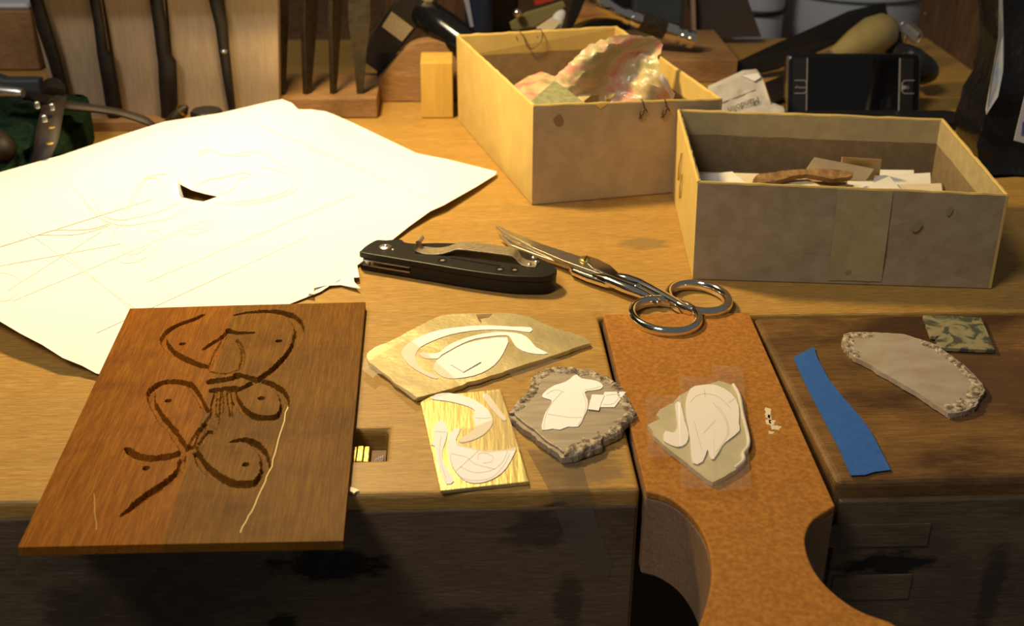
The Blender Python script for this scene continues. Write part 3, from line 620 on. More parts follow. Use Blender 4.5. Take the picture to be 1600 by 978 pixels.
# ------------------------------------------------------------------ folding knife
K = lambda pts: cr(pts, 550, 360, 4.848)
KT = .0118
kn = thing('pocketknife', 'folded black pocketknife with metal belt clip lying on bench', 'knife', U(715, 440))
ko = K([(66, 165), (72, 145), (100, 118), (150, 86), (195, 68), (250, 71), (330, 66), (378, 68), (400, 86), (470, 96), (620, 92), (800, 95), (1000, 110), (1200, 130), (1330, 165), (1430, 212), (1500, 244), (1545, 282), (1550, 305), (1520, 334), (1450, 350), (1300, 349), (1200, 344), (1000, 320), (800, 290), (640, 262), (440, 229), (250, 197)])
ko = [np.array(p) for p in G(sm(ko, 3), KT)]; kc = np.mean(ko, axis=0)
M('handle_scale', slab(ko, .0080, KT), m_blk, kn, bevel=.0007)
M('handle_scale', slab([kc+(p-kc)*.998 for p in ko], .0003, .0040), m_blk, kn, bevel=.0007)
KXd = np.array(U(*K([(1500, 300)])[0], KT)[:2])-np.array(U(*K([(66, 165)])[0], KT)[:2]); KXd /= np.linalg.norm(KXd); KYd = np.array((-KXd[1], KXd[0])); K0 = np.array(U(*K([(66, 165)])[0], KT)[:2])
loc = lambda p: np.array(((p-K0) @ KXd, (p-K0) @ KYd))
split = loc(np.array(U(*K([(435, 229)])[0], KT)[:2]))[0]
M('back_spacer', slab([kc+(p-kc)*.996 if loc(p)[0] > split else p*0+kc+(K0+KXd*split+KYd*loc(p)[1]*.9-kc)*.975 for p in ko], .0040, .0080), m_blk, kn, bevel=.0003)
def liner(z):                                                                # toothed steel liner along the open side
    n = 30; a = np.array(U(*K([(80, 171)])[0], KT)[:2]); b = np.array(U(*K([(437, 229)])[0], KT)[:2]); pts = []
    for k in range(n): t0 = k/n; pts += [a+(b-a)*t0-KYd*.0000, a+(b-a)*(t0+.25/n)-KYd*.0009, a+(b-a)*(t0+.65/n)-KYd*.0009, a+(b-a)*(t0+.9/n)]
    pts += [b, b+KYd*.014, a+KYd*.010]
    M('liner', slab(pts, z, z+.0009), m_steel, kn)
liner(.0071); liner(.0040)
q = np.array(U(*K([(112, 176)])[0], KT)[:2])+KYd*.0016; M('standoff', lathe((*q, .0040), (*q, .0080), [(0, .0016), (1, .0016)], 16), m_steel, kn, smooth=40)
M('folded_blade', slab([K0+KXd*.006+KYd*.004, K0+KXd*split+KYd*.001, K0+KXd*split+KYd*.014, K0+KXd*.008+KYd*.011], .0054, .0066), m_iron, kn)
def screw(px, r, zt, name='screw', mt=None, par=None, slot=True):
    c = U(*K([px])[0], zt); s = M(name, lathe((c[0], c[1], zt-.001), (c[0], c[1], zt+.0009), [(0, r), (.6, r), (.85, r*.8), (1, r*.35)], 18), mt or m_steel, par or kn, smooth=50); return s
screw((252, 125), .0038, KT, 'pivot_screw'); s = screw((255, 116), .0015, KT+.0008, 'pivot_core')
for p in ((685, 228), (1120, 296), (1232, 300)):
    c = U(*K([p])[0], KT); rg = [(c[0]+.0026*math.cos(t), c[1]+.0026*math.sin(t), KT) for t in np.linspace(0, 2*math.pi, 20, endpoint=False)]
    M('screw_recess', tube(rg, .00035, 6, True), m_blk, kn, smooth=60)
    M('screw', lathe((c[0], c[1], KT-.001), (c[0], c[1], KT+.0002), [(0, .0014), (1, .0012)], 14), m_clip, kn, smooth=40)
M('lock_button', lathe((*U(*K([(310, 146)])[0], KT)[:2], KT-.001), (*U(*K([(310, 146)])[0], KT)[:2], KT+.0006), [(0, .001), (.7, .001), (1, .0005)], 14), m_clip, kn, smooth=50)
# clip: strip bent in profile, swept across its width
cl = [((490, 92), .0165, .004), ((485, 115), .0145, .0046), ((520, 138), .0130, .0048), ((580, 152), .0124, .005), ((650, 154), .0125, .005), ((710, 145), .0134, .0052), ((770, 126), .0150, .0056), ((815, 112), .0163, .0058), ((900, 118), .0166, .0058), ((1100, 142), .0164, .0058), ((1215, 160), .0162, .0056), ((1250, 185), .0152, .0050), ((1275, 220), .0132, .0044), ((1320, 245), .0125, .0042), ((1400, 255), .0124, .0040)]
cv, cf = [], []
sd = sm([(*p, z*1e4, w*1e4) for p, z, w in cl], 4, False)
for (x, y, z, wd) in sd:
    z /= 1e4; wd /= 1e4; c = U(*K([(x, y)])[0], z)
    for s_, dz in ((-1, 0), (1, 0), (1, -.0009), (-1, -.0009)): cv.append((c[0]+KYd[0]*wd*s_, c[1]+KYd[1]*wd*s_, z+dz))
n = len(sd)
for i in range(n-1):
    for k in range(4): cf.append((4*i+k, 4*i+(k+1) % 4, 4*i+4+(k+1) % 4, 4*i+4+k))
cf += [(0, 1, 2, 3), tuple(4*(n-1)+k for k in (3, 2, 1, 0))]
clip = M('belt_clip', (cv, cf), m_clip, kn, smooth=30, bevel=.0002)
for p in ((1345, 258), (1398, 238), (1378, 205)): screw(p, .0016, .0125, 'clip_screw', m_steel, clip)
e = U(*K([(515, 75)])[0], .016); M('clip_curl', tube([(e[0]-KYd[0]*.004, e[1]-KYd[1]*.004, .016), (e[0]+KYd[0]*.004, e[1]+KYd[1]*.004, .016)], .0016, 12), m_clip, clip, smooth=50)
# knurled strip beside the clip
kk = []
for k in range(34):
    t0 = k/34; a = np.array(K([(740+t0*380, 185+t0*62)])[0]); b = np.array(K([(752+t0*380, 208+t0*62)])[0]); kk.append(boxm((*(U(*((a+b)/2), KT)[:2]), KT+.0001), (.0009, .0055, .0005), Matrix.Rotation(math.atan2(KXd[1], KXd[0])+.35, 3, 'Z')))
M('knurled_grip', merge(kk), m_blk, kn, kind='stuff')

# ------------------------------------------------------------------ scissors
Q = lambda pts: cr(pts, 760, 340, 4.103)
sci = thing('scissors', 'small chrome scissors with round finger rings, slightly open', 'scissors', U(960, 440))
def blade(pts, z0, z1, mat, par, bev=.0004, n=None): return M(n or 'blade', slab(G(Q(pts), z1), z0, z1), mat, par, bevel=bev)
def ring(px, py, rx, ry, z, r, par):
    c = U(px, py, z); path = [(c[0]+rx*math.cos(t)*math.cos(.35)-ry*math.sin(t)*math.sin(.35), c[1]+rx*math.cos(t)*math.sin(.35)+ry*math.sin(t)*math.cos(.35), z) for t in np.linspace(0, 2*math.pi, 56, endpoint=False)]
    return M('finger_ring', tube(path, r, 14, True, flat=1.35), m_chrome, par, smooth=60)
def shank(pts, rs, zs, par):
    P = [tuple(U(*Q([p])[0], z)) for p, z in zip(pts, zs)]; P2 = sm(P, 5, False); rr_ = np.interp(np.linspace(0, len(pts)-1, len(P2)), range(len(pts)), rs)
    return M('shank', tube(P2, list(rr_), 14, flat=.75), m_chrome, par, smooth=60)
blade([(58, 44), (75, 50), (130, 76), (350, 165), (600, 246), (645, 240), (700, 262), (790, 300), (860, 372), (850, 392), (700, 350), (500, 278), (300, 192), (118, 97)], .0056, .0080, m_steel, sci)
# bright ground bevel along the lower edge of the upper blade
M('ground_edge', prism([U(*Q([p])[0], .0058) for p in [(118, 104), (300, 201), (500, 288), (700, 360), (850, 400)]]+[U(*Q([p])[0], .0058) for p in [(850, 388), (700, 345), (500, 274), (300, 188), (118, 94)]],
                       [U(*Q([p])[0], .0060) for p in [(118, 104), (300, 201), (500, 288), (700, 360), (850, 400)]]+[U(*Q([p])[0], .0082) for p in [(850, 388), (700, 345), (500, 274), (300, 188), (118, 94)]]), m_chrome, sci)
blade([(78, 98), (110, 112), (200, 172), (350, 226), (520, 292), (640, 330), (720, 360), (700, 400), (620, 372), (540, 332), (520, 305), (330, 240), (165, 178), (150, 170)], .0030, .0054, m_steel, sci)
blade([(520, 298), (640, 335), (760, 375), (900, 420), (880, 432), (760, 415), (640, 376), (545, 334)], .0026, .0062, m_chrome, sci, .0012, 'bolster')
blade([(600, 246), (645, 238), (720, 262), (795, 300), (870, 368), (1000, 420), (960, 432), (850, 396), (760, 360), (680, 318)], .0062, .0088, m_chrome, sci, .0010, 'bolster')
shank([(690, 372), (780, 400), (900, 450), (1000, 490), (1080, 528), (1110, 545)], [.0024, .0042, .0042, .0036, .0028, .0022], [.0055, .0058, .0056, .005, .0045, .0042], sci)
shank([(840, 372), (900, 392), (1000, 430), (1120, 490), (1240, 555), (1330, 600), (1380, 615)], [.0022, .0036, .0036, .0032, .0028, .0026, .0022], [.0075, .0075, .0068, .006, .005, .0045, .0042], sci)
ring(1039, 494.5, .0176, .0197, .0036, .0026, sci); ring(1091, 466.5, .0160, .0190, .0036, .0026, sci)
c = U(*Q([(637, 272)])[0], .0082)
pv_ = M('pivot_screw', lathe((c[0], c[1], .0055), (c[0], c[1], .0094), [(0, .0040), (.7, .0040), (.9, .0034), (1, .002)], 20), m_brass, sci, smooth=40)
M('screw_slot', boxm((c[0], c[1], .0094), (.0007, .0066, .0005), Matrix.Rotation(-.35, 3, 'Z')), m_iron, pv_)

# ------------------------------------------------------------------ shell blanks with paper templates
def tmpl(pts, z, par, zf=None, name='paper_template', smn=4, label=None):
    xy = G(sm(pts, smn) if smn else pts, z)
    if zf is None: return M(name, slab(xy, z+.0001, z+.0004), m_tmpl, par, label=label)
    V, F = trimesh(xy, .004); return M(name, thicken([(x, y, zf(x, y)+.0004) for x, y in V], F, (0, 0, -.0003)), m_tmpl, par, smooth=40, label=label)
def pencil(pts, z, par, wpx=.9):
    return ribbon(sm(pts, 4, False), wpx, lambda x, y: z, .00046)
def filmp(pts, z, par, mat=None, th=.00008): return M('tape', slab(G(pts, z), z, z+th), mat or m_film, par, label='clear sticky tape')
def serrate(a, b, n, amp):
    a, b = np.array(a, float), np.array(b, float); d = b-a; nn = np.array((-d[1], d[0]))/np.linalg.norm(d); out = []
    for k in range(n): out += [tuple(a+d*k/n), tuple(a+d*(k+.5)/n+nn*amp)]
    return out
# a: half-oval gold shell
A4 = lambda pts: cr(pts, 560, 480, 4.324); ZA = .0032
sa = thing('shell_blank', 'half-oval golden shell slice with crescent paper patterns taped on', 'shell blank', U(750, 560))
oa = A4([(60, 300), (140, 255), (235, 215), (330, 165), (440, 112), (560, 56), (700, 42), (860, 40), (1000, 36), (1150, 62), (1280, 118), (1400, 158), (1500, 184), (1548, 208), (1562, 232), (1500, 256), (1300, 326), (1000, 426), (700, 522), (520, 578), (400, 604), (330, 560), (250, 510), (190, 455), (120, 400), (60, 350)])
ga = G(sm(oa, 3), ZA); gc = np.mean(ga, axis=0)
def za(x, y): return ZA-.0006*((x-gc[0])/.06)**2+.00025*math.sin(x*140)*math.sin(y*170+1)
M('shell', plate(jag(ga, .003, .0002), za, .0024, .004), m_goldsh, sa, smooth=40)
cres = A4([(535, 485), (500, 480), (440, 452), (350, 397), (300, 342), (292, 310), (310, 270), (370, 222), (480, 176), (600, 148), (750, 131), (900, 128), (1040, 134), (1165, 138), (1160, 172), (1050, 158), (900, 153), (760, 163), (620, 191), (500, 231), (420, 272), (388, 318), (388, 352), (412, 400), (470, 440), (530, 465)])
tmpl(cres, ZA, sa, za, smn=2, label='wide crescent paper pattern')
tail = A4([(412, 322), (440, 305), (470, 318), (545, 308), (590, 272), (650, 240), (780, 195), (900, 172), (1000, 170), (1100, 185), (1160, 225), (1200, 270), (1282, 310), (1200, 314), (1110, 296), (1060, 262), (1030, 212), (1000, 190), (900, 196), (790, 216), (700, 250), (620, 290), (560, 325), (535, 348), (450, 347)])
tmpl(tail, ZA, sa, za, smn=2, label='thin curved paper pattern with leaf tail')
leaf = A4([(1005, 206), (995, 280), (950, 360), (880, 420), (780, 466), (650, 486), (570, 475), (515, 432), (508, 398), (540, 352), (620, 300), (720, 252), (850, 218)])
tmpl(leaf, ZA, sa, za, smn=2, label='leaf-shaped paper pattern')
dq = A4([(715, 300), (765, 310), (828, 368), (710, 437), (620, 385), (690, 360)])
M('paper_square', prism([U(x, y, ZA+.0006) for x, y in dq], [U(x, y, ZA+.0010) for x, y in dq]), m_tmpl, sa)
mk_ = A4([(795, 52), (900, 48), (880, 70), (825, 78), (832, 108), (815, 95)]); M('brown_mark', slab(G(mk_, ZA), ZA-.0003, ZA+.00035), m_bark, sa)
ft = A4([(20, 330), (330, 200), (900, 180), (1140, 470)]); 
filmp(A4([(25, 420), (40, 345), (330, 190), (640, 420), (420, 605)])[:3]+A4([(700, 520), (420, 605)])+serrate(A4([(372, 628)])[0], A4([(160, 452)])[0], 20, 1.2)+A4([(130, 448), (98, 480)]), ZA+.0013, sa, m_film2)
filmp(A4([(620, 420), (1000, 330), (1390, 355), (1080, 495), (985, 425), (720, 500)]), .0015, sa, m_film)
# b: rectangular gold plate
A5 = lambda pts: cr(pts, 640, 600, 5.435); ZB_ = .0022
sb = thing('pearl_plate', 'rectangular golden pearl plate with round paper pattern near bench edge', 'pearl plate', U(742, 690))
M('plate', slab(G(A5([(90, 152), (180, 100), (400, 78), (620, 56), (770, 40), (840, 250), (915, 490), (1015, 828), (262, 906), (175, 520)]), ZB_), .0003, ZB_), m_gold, sb, bevel=.0004)
b_pts = [([(185, 130), (225, 92), (330, 80), (460, 105), (560, 145), (640, 200), (698, 270), (706, 330), (682, 380), (620, 440), (530, 482), (435, 502), (420, 477), (500, 432), (558, 375), (552, 340), (540, 275), (555, 232), (500, 196), (400, 166), (300, 146)], 'hooked crescent paper pattern'),
         ([(622, 98), (652, 86), (692, 120), (760, 218), (822, 300), (790, 312), (700, 222), (640, 142)], 'short paper strip'),
         ([(265, 312), (308, 345), (325, 400), (302, 500), (276, 590), (292, 680), (350, 770), (376, 830), (316, 855), (270, 760), (232, 650), (215, 535), (182, 522), (206, 485), (205, 420), (215, 360)], 'wavy paper strip'),
         ([(340, 440), (375, 392), (435, 380), (405, 450), (400, 510), (520, 545), (640, 572), (820, 562), (905, 540), (882, 610), (820, 720), (740, 792), (640, 836), (550, 846), (470, 826), (400, 766), (350, 682), (325, 590), (320, 510)], 'round paper pattern with pencil lines')]
for p, lb in b_pts: tmpl(A5(p), ZB_, sb, smn=2, label=lb)
M('pencil_line', merge([pencil(A5(p), ZB_, sb) for p in [[(395, 735), (470, 670), (590, 560)], [(430, 700), (550, 750), (700, 730), (790, 660), (830, 570)], [(345, 600), (365, 700), (440, 790), (560, 820), (700, 790), (800, 690), (850, 590)], [(580, 640), (590, 590), (660, 590), (710, 620), (690, 660), (620, 670)], [(350, 590), (480, 620), (560, 680), (720, 720)], [(560, 285), (620, 290), (690, 285)], [(220, 400), (310, 410)], [(270, 440), (255, 560), (270, 680), (310, 800)]]]), m_pencil2, sb)
filmp(A5([(420, 372), (560, 358), (700, 300), (630, 120), (640, 70), (770, 44), (842, 265), (940, 560), (820, 566), (640, 578), (400, 520)]), ZB_+.0006, sb, m_film2)
# c: rough-rimmed sawn shell
A6 = lambda pts: cr(pts, 790, 560, 6.114); ZC = .0048
sc_ = thing('shell_blank', 'grey sawn shell slab with crusty rim and bird-shaped paper pattern', 'shell blank', U(900, 640))
oc = A6([(35, 520), (95, 420), (180, 340), (235, 250), (260, 150), (380, 90), (500, 75), (640, 75), (720, 100), (830, 100), (900, 150), (970, 160), (1040, 220), (1120, 265), (1150, 330), (1190, 400), (1240, 490), (1255, 530), (1180, 590), (1125, 630), (1110, 690), (1000, 745), (930, 770), (920, 820), (800, 870), (640, 920), (540, 920), (490, 880), (400, 830), (310, 760), (240, 690), (160, 640), (90, 580)])
gco = G(oc, ZC); gcc = np.mean(gco, axis=0)
body = [tuple(gcc+(np.array(p)-gcc)*.93) for p in gco]
M('shell', plate(jag(gco, .0016, .00035), lambda x, y: ZC-.0012+.0006*noise.noise(Vector((x*300, y*300, 2))), .0030, .0035), m_grey, sc_, smooth=40)
M('sawn_face', slab(sm(body, 2), ZC-.0014, ZC), m_grey, sc_, bevel=.0004)
def crust(gc_, out, sel, par, h, name='crusty_rim', wd=.10, amp=.0014, mat=None):
    ring_o, ring_i = [], []; n = len(out)
    P = jag([out[i] for i in sel], .0007, .00025, False); c = np.array(gc_); V, F = [], []; m_ = 9; L = len(P)
    for i, p in enumerate(P):
        p = np.array(p); e = min(1., min(i, L-1-i)/4.)
        wv_ = wd*(.6+.8*noise.noise(Vector((p[0]*180, p[1]*180, 9.)))**2+.5*e)
        for k in range(m_):
            s = k/(m_-1); q_ = p+(c-p)*wv_*s; nz = noise.fractal(Vector((q_[0]*420, q_[1]*420, 5.)), 1., 2., 4)
            V.append((q_[0], q_[1], h+(amp*(.35+nz)*math.sin(math.pi*min(1, s*1.02))+(-.0022 if k == 0 else 0))*max(e, .2)))
    for i in range(L-1):
        for k in range(m_-1): F.append((i*m_+k, (i+1)*m_+k, (i+1)*m_+k+1, i*m_+k+1))
    return M(name, thicken(V, F, (0, 0, -.0012)), mat or m_crust, par, smooth=70, label='rough crusty rind')
gcl = sm(gco, 1)
crust(gcc, gco, list(range(0, 13)), sc_, ZC, wd=.16); crust(gcc, gco, list(range(12, 22)), sc_, ZC, wd=.17); crust(gcc, gco, list(range(21, 27)), sc_, ZC, wd=.20)
tmpl(A6([(680, 160), (722, 196), (830, 211), (900, 235), (930, 272), (900, 300), (830, 311), (755, 326), (782, 400), (784, 470), (750, 560), (695, 655), (600, 656), (520, 686), (450, 676), (348, 688), (355, 600), (382, 520), (440, 424), (420, 396), (345, 371), (390, 312), (470, 262), (580, 226), (640, 178)]), ZC, sc_, smn=2, label='bird-shaped paper pattern')
tmpl(A6([(945, 325), (1150, 325), (1040, 470), (900, 470)]), ZC, sc_, smn=0, label='larger paper diamond')
tmpl(A6([(825, 350), (945, 355), (915, 425), (890, 502), (785, 490)]), ZC+.0003, sc_, smn=0, label='smaller paper diamond')
M('pencil_line', merge([pencil(A6(p), ZC, sc_) for p in [[(540, 320), (430, 440), (380, 560), (365, 670)], [(400, 530), (520, 550), (650, 565), (730, 560)], [(735, 320), (765, 420), (750, 540), (690, 640)], [(390, 340), (470, 300), (560, 320)], [(960, 350), (1090, 345), (1030, 430), (930, 440)], [(840, 380), (910, 375), (880, 460), (815, 460)], [(760, 300), (850, 285), (910, 265)]]]), m_pencil2, sc_)
# d: cream shell on the pin
A3 = lambda pts: cr(pts, 930, 470, 2.965); ZD = pz+.0030
sd_ = thing('shell_blank', 'cream shell piece taped to the orange bench pin with comma-shaped pattern', 'shell blank', U(1100, 665, pz))
od = A3([(575, 368), (615, 378), (650, 392), (680, 450), (690, 520), (702, 580), (716, 640), (712, 680), (690, 708), (693, 740), (650, 780), (600, 810), (545, 836), (490, 800), (440, 760), (380, 716), (310, 660), (272, 622), (262, 592), (245, 572), (300, 541), (283, 525), (300, 500), (360, 470), (390, 435), (450, 402), (520, 386)])
gdo = jag(G(od, ZD), .002, .00012)
M('shell', plate(gdo, lambda x, y: ZD-.0004+.0004*noise.noise(Vector((x*120, y*120, 4))), .0024, .003), m_cream, sd_, smooth=40)
edg = [tuple(U(*A3([p])[0], ZD-.0004)) for p in [(640, 388), (668, 440), (682, 520), (697, 580), (710, 640), (706, 678), (685, 706), (688, 738), (646, 776)]]
M('pale_edge', tube(sm(edg, 3, False), .0009, 8), m_ivoryw, sd_, smooth=60)
tmpl(A3([(440, 410), (490, 393), (560, 393), (630, 432), (665, 490), (665, 570), (668, 604), (620, 645), (590, 672), (550, 735), (530, 726), (520, 690), (498, 747), (450, 753), (440, 650), (425, 560), (418, 480)]), ZD, sd_, smn=2, label='large comma-shaped paper pattern')
tmpl(A3([(370, 480), (395, 475), (415, 560), (433, 620), (420, 665), (380, 679), (330, 660), (315, 642), (325, 605), (358, 614), (380, 590), (375, 530)]), ZD, sd_, smn=2, label='small hooked paper pattern')
M('pencil_line', merge([pencil(A3(p), ZD, sd_, .8) for p in [[(545, 470), (590, 530), (612, 580), (605, 640), (560, 700)], [(570, 490), (600, 530), (620, 590), (615, 630)], [(500, 615), (560, 550)], [(440, 470), (470, 440), (520, 430), (580, 450), (630, 500)], [(460, 560), (480, 640), (495, 690)], [(505, 410), (510, 450)], [(620, 470), (650, 450)]]]), m_pencil2, sd_)
filmp(A3([(390, 345), (540, 358), (560, 872), (395, 866)]), ZD+.0006, sd_); filmp(A3([(540, 295), (683, 308), (722, 868), (556, 882)]), ZD+.0008, sd_)
filmp(A3([(232, 440), (380, 438), (392, 720)])+serrate(A3([(390, 720)])[0], A3([(238, 720)])[0], 14, -.8), ZD+.0010, sd_)
# e: pearl slice and abalone square on the vise jaw
A2 = lambda pts: cr(pts, 1150, 470, 2.964); ZE = .0028
se = thing('shell_slice', 'long pale grey pearl slice with crusty end lying on dark vise wood', 'shell slice', U(1420, 580))
oe = A2([(490, 180), (500, 155), (530, 145), (640, 145), (780, 155), (850, 175), (930, 205), (1000, 255), (1060, 300), (1110, 350), (1145, 390), (1152, 412), (1130, 450), (1105, 490), (1050, 515), (985, 520), (950, 500), (850, 430), (700, 345), (600, 285), (545, 260), (505, 215)])
ge = G(oe, ZE); gec = np.mean(ge, axis=0)
M('slice', plate(jag(ge, .002, .0002), lambda x, y: ZE+.0002*noise.noise(Vector((x*200, y*200, 1))), .0026, .0035), m_slice, se, smooth=40)
crust(gec, ge, list(range(5, 17)), se, ZE, wd=.17, amp=.0011); crust(gec, ge, [20, 21, 0, 1, 2, 3], se, ZE, wd=.14, amp=.001)
of = A2([(865, 66), (1000, 68), (1135, 76), (1160, 130), (1200, 226), (1070, 222), (950, 215), (922, 178), (942, 165), (900, 162), (880, 112)])
o = M('abalone_chip', slab(G(of, .0024), .0001, .0024), m_abalone, bevel=.0004); tag(o, 'small square green abalone chip notched at one corner', 'shell chip')
# blue tape
bt = A2([(265, 260), (312, 236), (360, 212), (380, 270), (430, 360), (500, 450), (570, 530), (625, 610), (680, 710), (717, 780), (640, 790), (600, 803), (530, 806), (480, 690), (420, 580), (360, 460), (310, 360)])
bv, bf = trimesh(G(bt, .001), .004)
o = M('blue_tape', thicken([(x, y, .0008+.0006*max(0, math.sin((y+.05)*60))) for x, y in bv], bf, (0, 0, -.0003)), m_blue, smooth=40); tag(o, 'strip of blue masking tape narrowing toward one end', 'tape')
# wood chip and old tape hanging over the bench edge
wc = cr([(40, 838), (108, 860), (152, 884), (118, 890), (90, 914), (70, 896), (40, 888)], 540, 640, 6.99)
o = M('wood_chip', slab(G(wc, .001), .0001, .001), m_ivory); tag(o, 'tiny pale splinter beside carved panel at bench edge', 'wood chip')
ot = thing('old_tape', 'old clear tape strip stuck over the front edge of bench', 'tape', U(885, 765))
yF = FRONT-.0024
o1 = [U(x, y, .0004) for x, y in [(823, 702), (905, 706), (920, 764), (858, 766)]]
M('top_flap', prism(o1, [p+np.array((0, 0, .0001)) for p in o1]), m_filmold, ot)
o2 = [UY(x, y, yF) for x, y in [(858, 768), (920, 766), (934, 820), (956, 880), (948, 908), (925, 895), (895, 868), (876, 820)]]
M('hanging_end', prism(o2, [p+np.array((0, -.0001, 0)) for p in o2]), m_filmold, ot)
o3 = [o1[3], o1[2], o2[1], o2[0]]; M('bend', prism(o3, [p+np.array((0, -.0001, .0001)) for p in o3]), m_filmold, ot)

# ------------------------------------------------------------------ things at the back
# plank rack with four iron tools
RY = .345
rk = thing('tool_rack', 'wooden rack of upright planks behind paper', 'tool rack', (-.26, RY, 0))
edges_b = [(88, 190), (190, 196), (273, 198), (366, 190), (436, 180)]; edges_t = [(36, -12), (155, -12), (255, -12), (344, -12), (434, -12)]
for k in range(4):
    for _ in (0,):
        a, b = UY(*edges_b[k], RY), UY(*edges_b[k+1], RY); c, d = UY(*edges_t[k+1], RY), UY(*edges_t[k], RY)
        a[2] = b[2] = .0005; a = a+(b-a)*.05; d = d+(c-d)*.05
        M('plank', prism([a, b, c, d], [p+np.array((0, .014, 0)) for p in (a, b, c, d)]), m_rack, rk, bevel=.001)
tl, tr = UY(-20, -2, RY-.016), UY(440, -10, RY-.016)
M('top_rail', prism([tl+np.array((0, 0, .0)), tr, tr+np.array((0, 0, .02)), tl+np.array((0, 0, .02))], [p+np.array((0, .0155, 0)) for p in (tl, tr, tr+np.array((0, 0, .02)), tl+np.array((0, 0, .02)))]), m_cabinet, rk)
M('foot_rail', prism([(-.44, RY-.020, .0003), (-.165, RY-.020, .0003), (-.165, RY-.020, .007), (-.44, RY-.020, .007)], [(-.44, RY-.0005, .0003), (-.165, RY-.0005, .0003), (-.165, RY-.0005, .007), (-.44, RY-.0005, .007)]), m_rackb, rk)
lb_ = ['narrow straight dark iron tool in the rack beside the green cloth', 'dark iron chisel with stepped shank in the plank rack', 'broad-shouldered dark iron chisel, widest in the plank rack', 'slender dark iron rod with a bright collar in plank rack']
spec = [([(55, -8), (68, 40), (84, 90), (100, 150)], [9, 11, 10, 9]), ([(147, -8), (155, 40), (160, 78), (164, 86), (172, 130), (178, 178)], [8, 8, 8.5, 11.5, 12, 11]), ([(243, -8), (250, 40), (254, 80), (261, 96), (263, 140), (266, 192)], [10, 10, 9.5, 14, 14, 13]), ([(336, -8), (346, 40), (350, 80), (355, 120), (362, 172)], [11, 9.5, 8, 7, 5])]
for k, (pp, ww) in enumerate(spec):
    P = [UY(x, y, RY-.006) for x, y in pp]; P[-1] = P[-1]*1.; 
    ext = P[-1]+(P[-1]-P[-2])/np.linalg.norm(P[-1]-P[-2])*max(0., (P[-1][2]-.0085)); P.append(ext); ww = ww+[ww[-1]]
    o = M('iron_tool', tube(P, [v/1900*.98 for v in ww], 12, up=(0, 1, 0), flat=.8), m_iron, smooth=50); tag(o, lb_[k], 'tool')
    if k == 3:
        c = UY(350, 80, RY-.0095); cc = M('collar', lathe(c+np.array((0, 0, -.0015)), c+np.array((0, 0, .0015)), [(0, .002), (.5, .0028), (1, .002)], 12), m_steel, o)
        cc.name = 'collar'
# green cloth, pliers, brown handle, slate thing
gp = [(-20, 150), (30, 160), (90, 150), (130, 148), (140, 165), (128, 195), (105, 215), (95, 238), (50, 254), (-20, 272)]
gv, gf = trimesh([tuple(p) for p in sm(gp, 3)], 7.)
gt = []
for x, y in gv:
    e = min(np.hypot(x-a, y-b) for a, b in sm(gp, 3)); z = np.interp(y, [150, 215, 272], [.030, .018, .006])+.006*min(1, e/30)+.003*noise.noise(Vector((x*.05, y*.05, 1)))
    p = U(x, y, z); p = UY(x, y, .318) if p[1] > .318 else p; gt.append(tuple(p))
o = M('green_cloth', thicken(gt, gf, lambda p: np.array((0, 0, -(p[2]-.0006)))), m_green, smooth=60); tag(o, 'crumpled dark green cloth lump beside the rack', 'cloth')
pl_ = thing('pliers', 'dark long-handled pliers lying across the green cloth', 'pliers', U(80, 200))
def flatbar(px, wd, zs, th, mat, par, name):
    P = [U(x, y, z) for (x, y), z in zip(px, zs)]; return M(name, tube(sm([tuple(p) for p in P], 4, False), list(np.interp(np.linspace(0, len(px)-1, (len(px)-1)*4+1), range(len(px)), wd)), 10, flat=th), mat, par, smooth=50)
flatbar([(62, 150), (95, 163), (150, 170), (195, 178), (230, 190), (250, 205)], [.007, .0072, .0062, .0058, .0054, .003], [.042, .041, .036, .030, .024, .016], .45, m_leather, pl_, 'handle')
h2 = flatbar([(88, 150), (80, 180), (72, 220), (60, 262)], [.0075, .0082, .0085, .0085], [.046, .041, .030, .014], .35, m_leather, pl_, 'handle')
for (x, y) in ((80, 197), (77, 222)): 
    c = U(x, y, .0425 if y < 210 else .0345); M('rivet', lathe(c-np.array((0, 0, .001)), c+np.array((0, 0, .0006)), [(0, .0028), (.7, .0028), (1, .0015)], 14), m_brass, h2, smooth=50)
flatbar([(84, 160), (60, 152), (35, 148), (5, 142)], [.006, .006, .005, .004], [.046, .046, .044, .042], .6, m_iron, pl_, 'jaw')
flatbar([(84, 145), (84, 136), (80, 128)], [.008, .008, .006], [.050, .052, .054], .6, m_iron, pl_, 'jaw')
for (x, y) in ((80, 163), (57, 160), (68, 181)):
    c = U(x, y, .051); M('pivot', lathe(c-np.array((0, 0, .004)), c+np.array((0, 0, .001)), [(0, .0022), (.8, .0022), (1, .001)], 14), m_steel, pl_, smooth=50)
hg = thing('file_handle', 'short grey metal rod with brass tip above the green cloth', 'rod', U(15, 150, .04))
a, b = U(-25, 140, .052), U(36, 146, .052); M('rod', lathe(a, b, [(0, .0042), (.9, .0045), (1, .003)], 14), m_steel, hg, smooth=50); a2, b2_ = U(-5, 141, .052), U(4, 142, .052); M('brass_ring', lathe(a2, b2_, [(0, .0046), (.5, .0052), (1, .0046)], 14), m_brass, hg, smooth=50)
sl = [UY(-25, 104, .333), UY(15, 118, .333), UY(68, 118, .333), UY(72, 150, .333), UY(-25, 160, .333)]
o = M('slate_block', prism([p+np.array((0, -.012, 0)) for p in sl], sl), m_slate, bevel=.002); tag(o, 'dark slate-grey plastic piece behind the green cloth', 'plastic piece')
o = M('wooden_tool', lathe(U(-20, 222, .02), U(8, 236, .024), [(0, .010), (.4, .0125), (.8, .010), (1, .004)], 18), m_leather, smooth=60); tag(o, 'rounded brown wooden tool end at foot of the green cloth', 'tool')
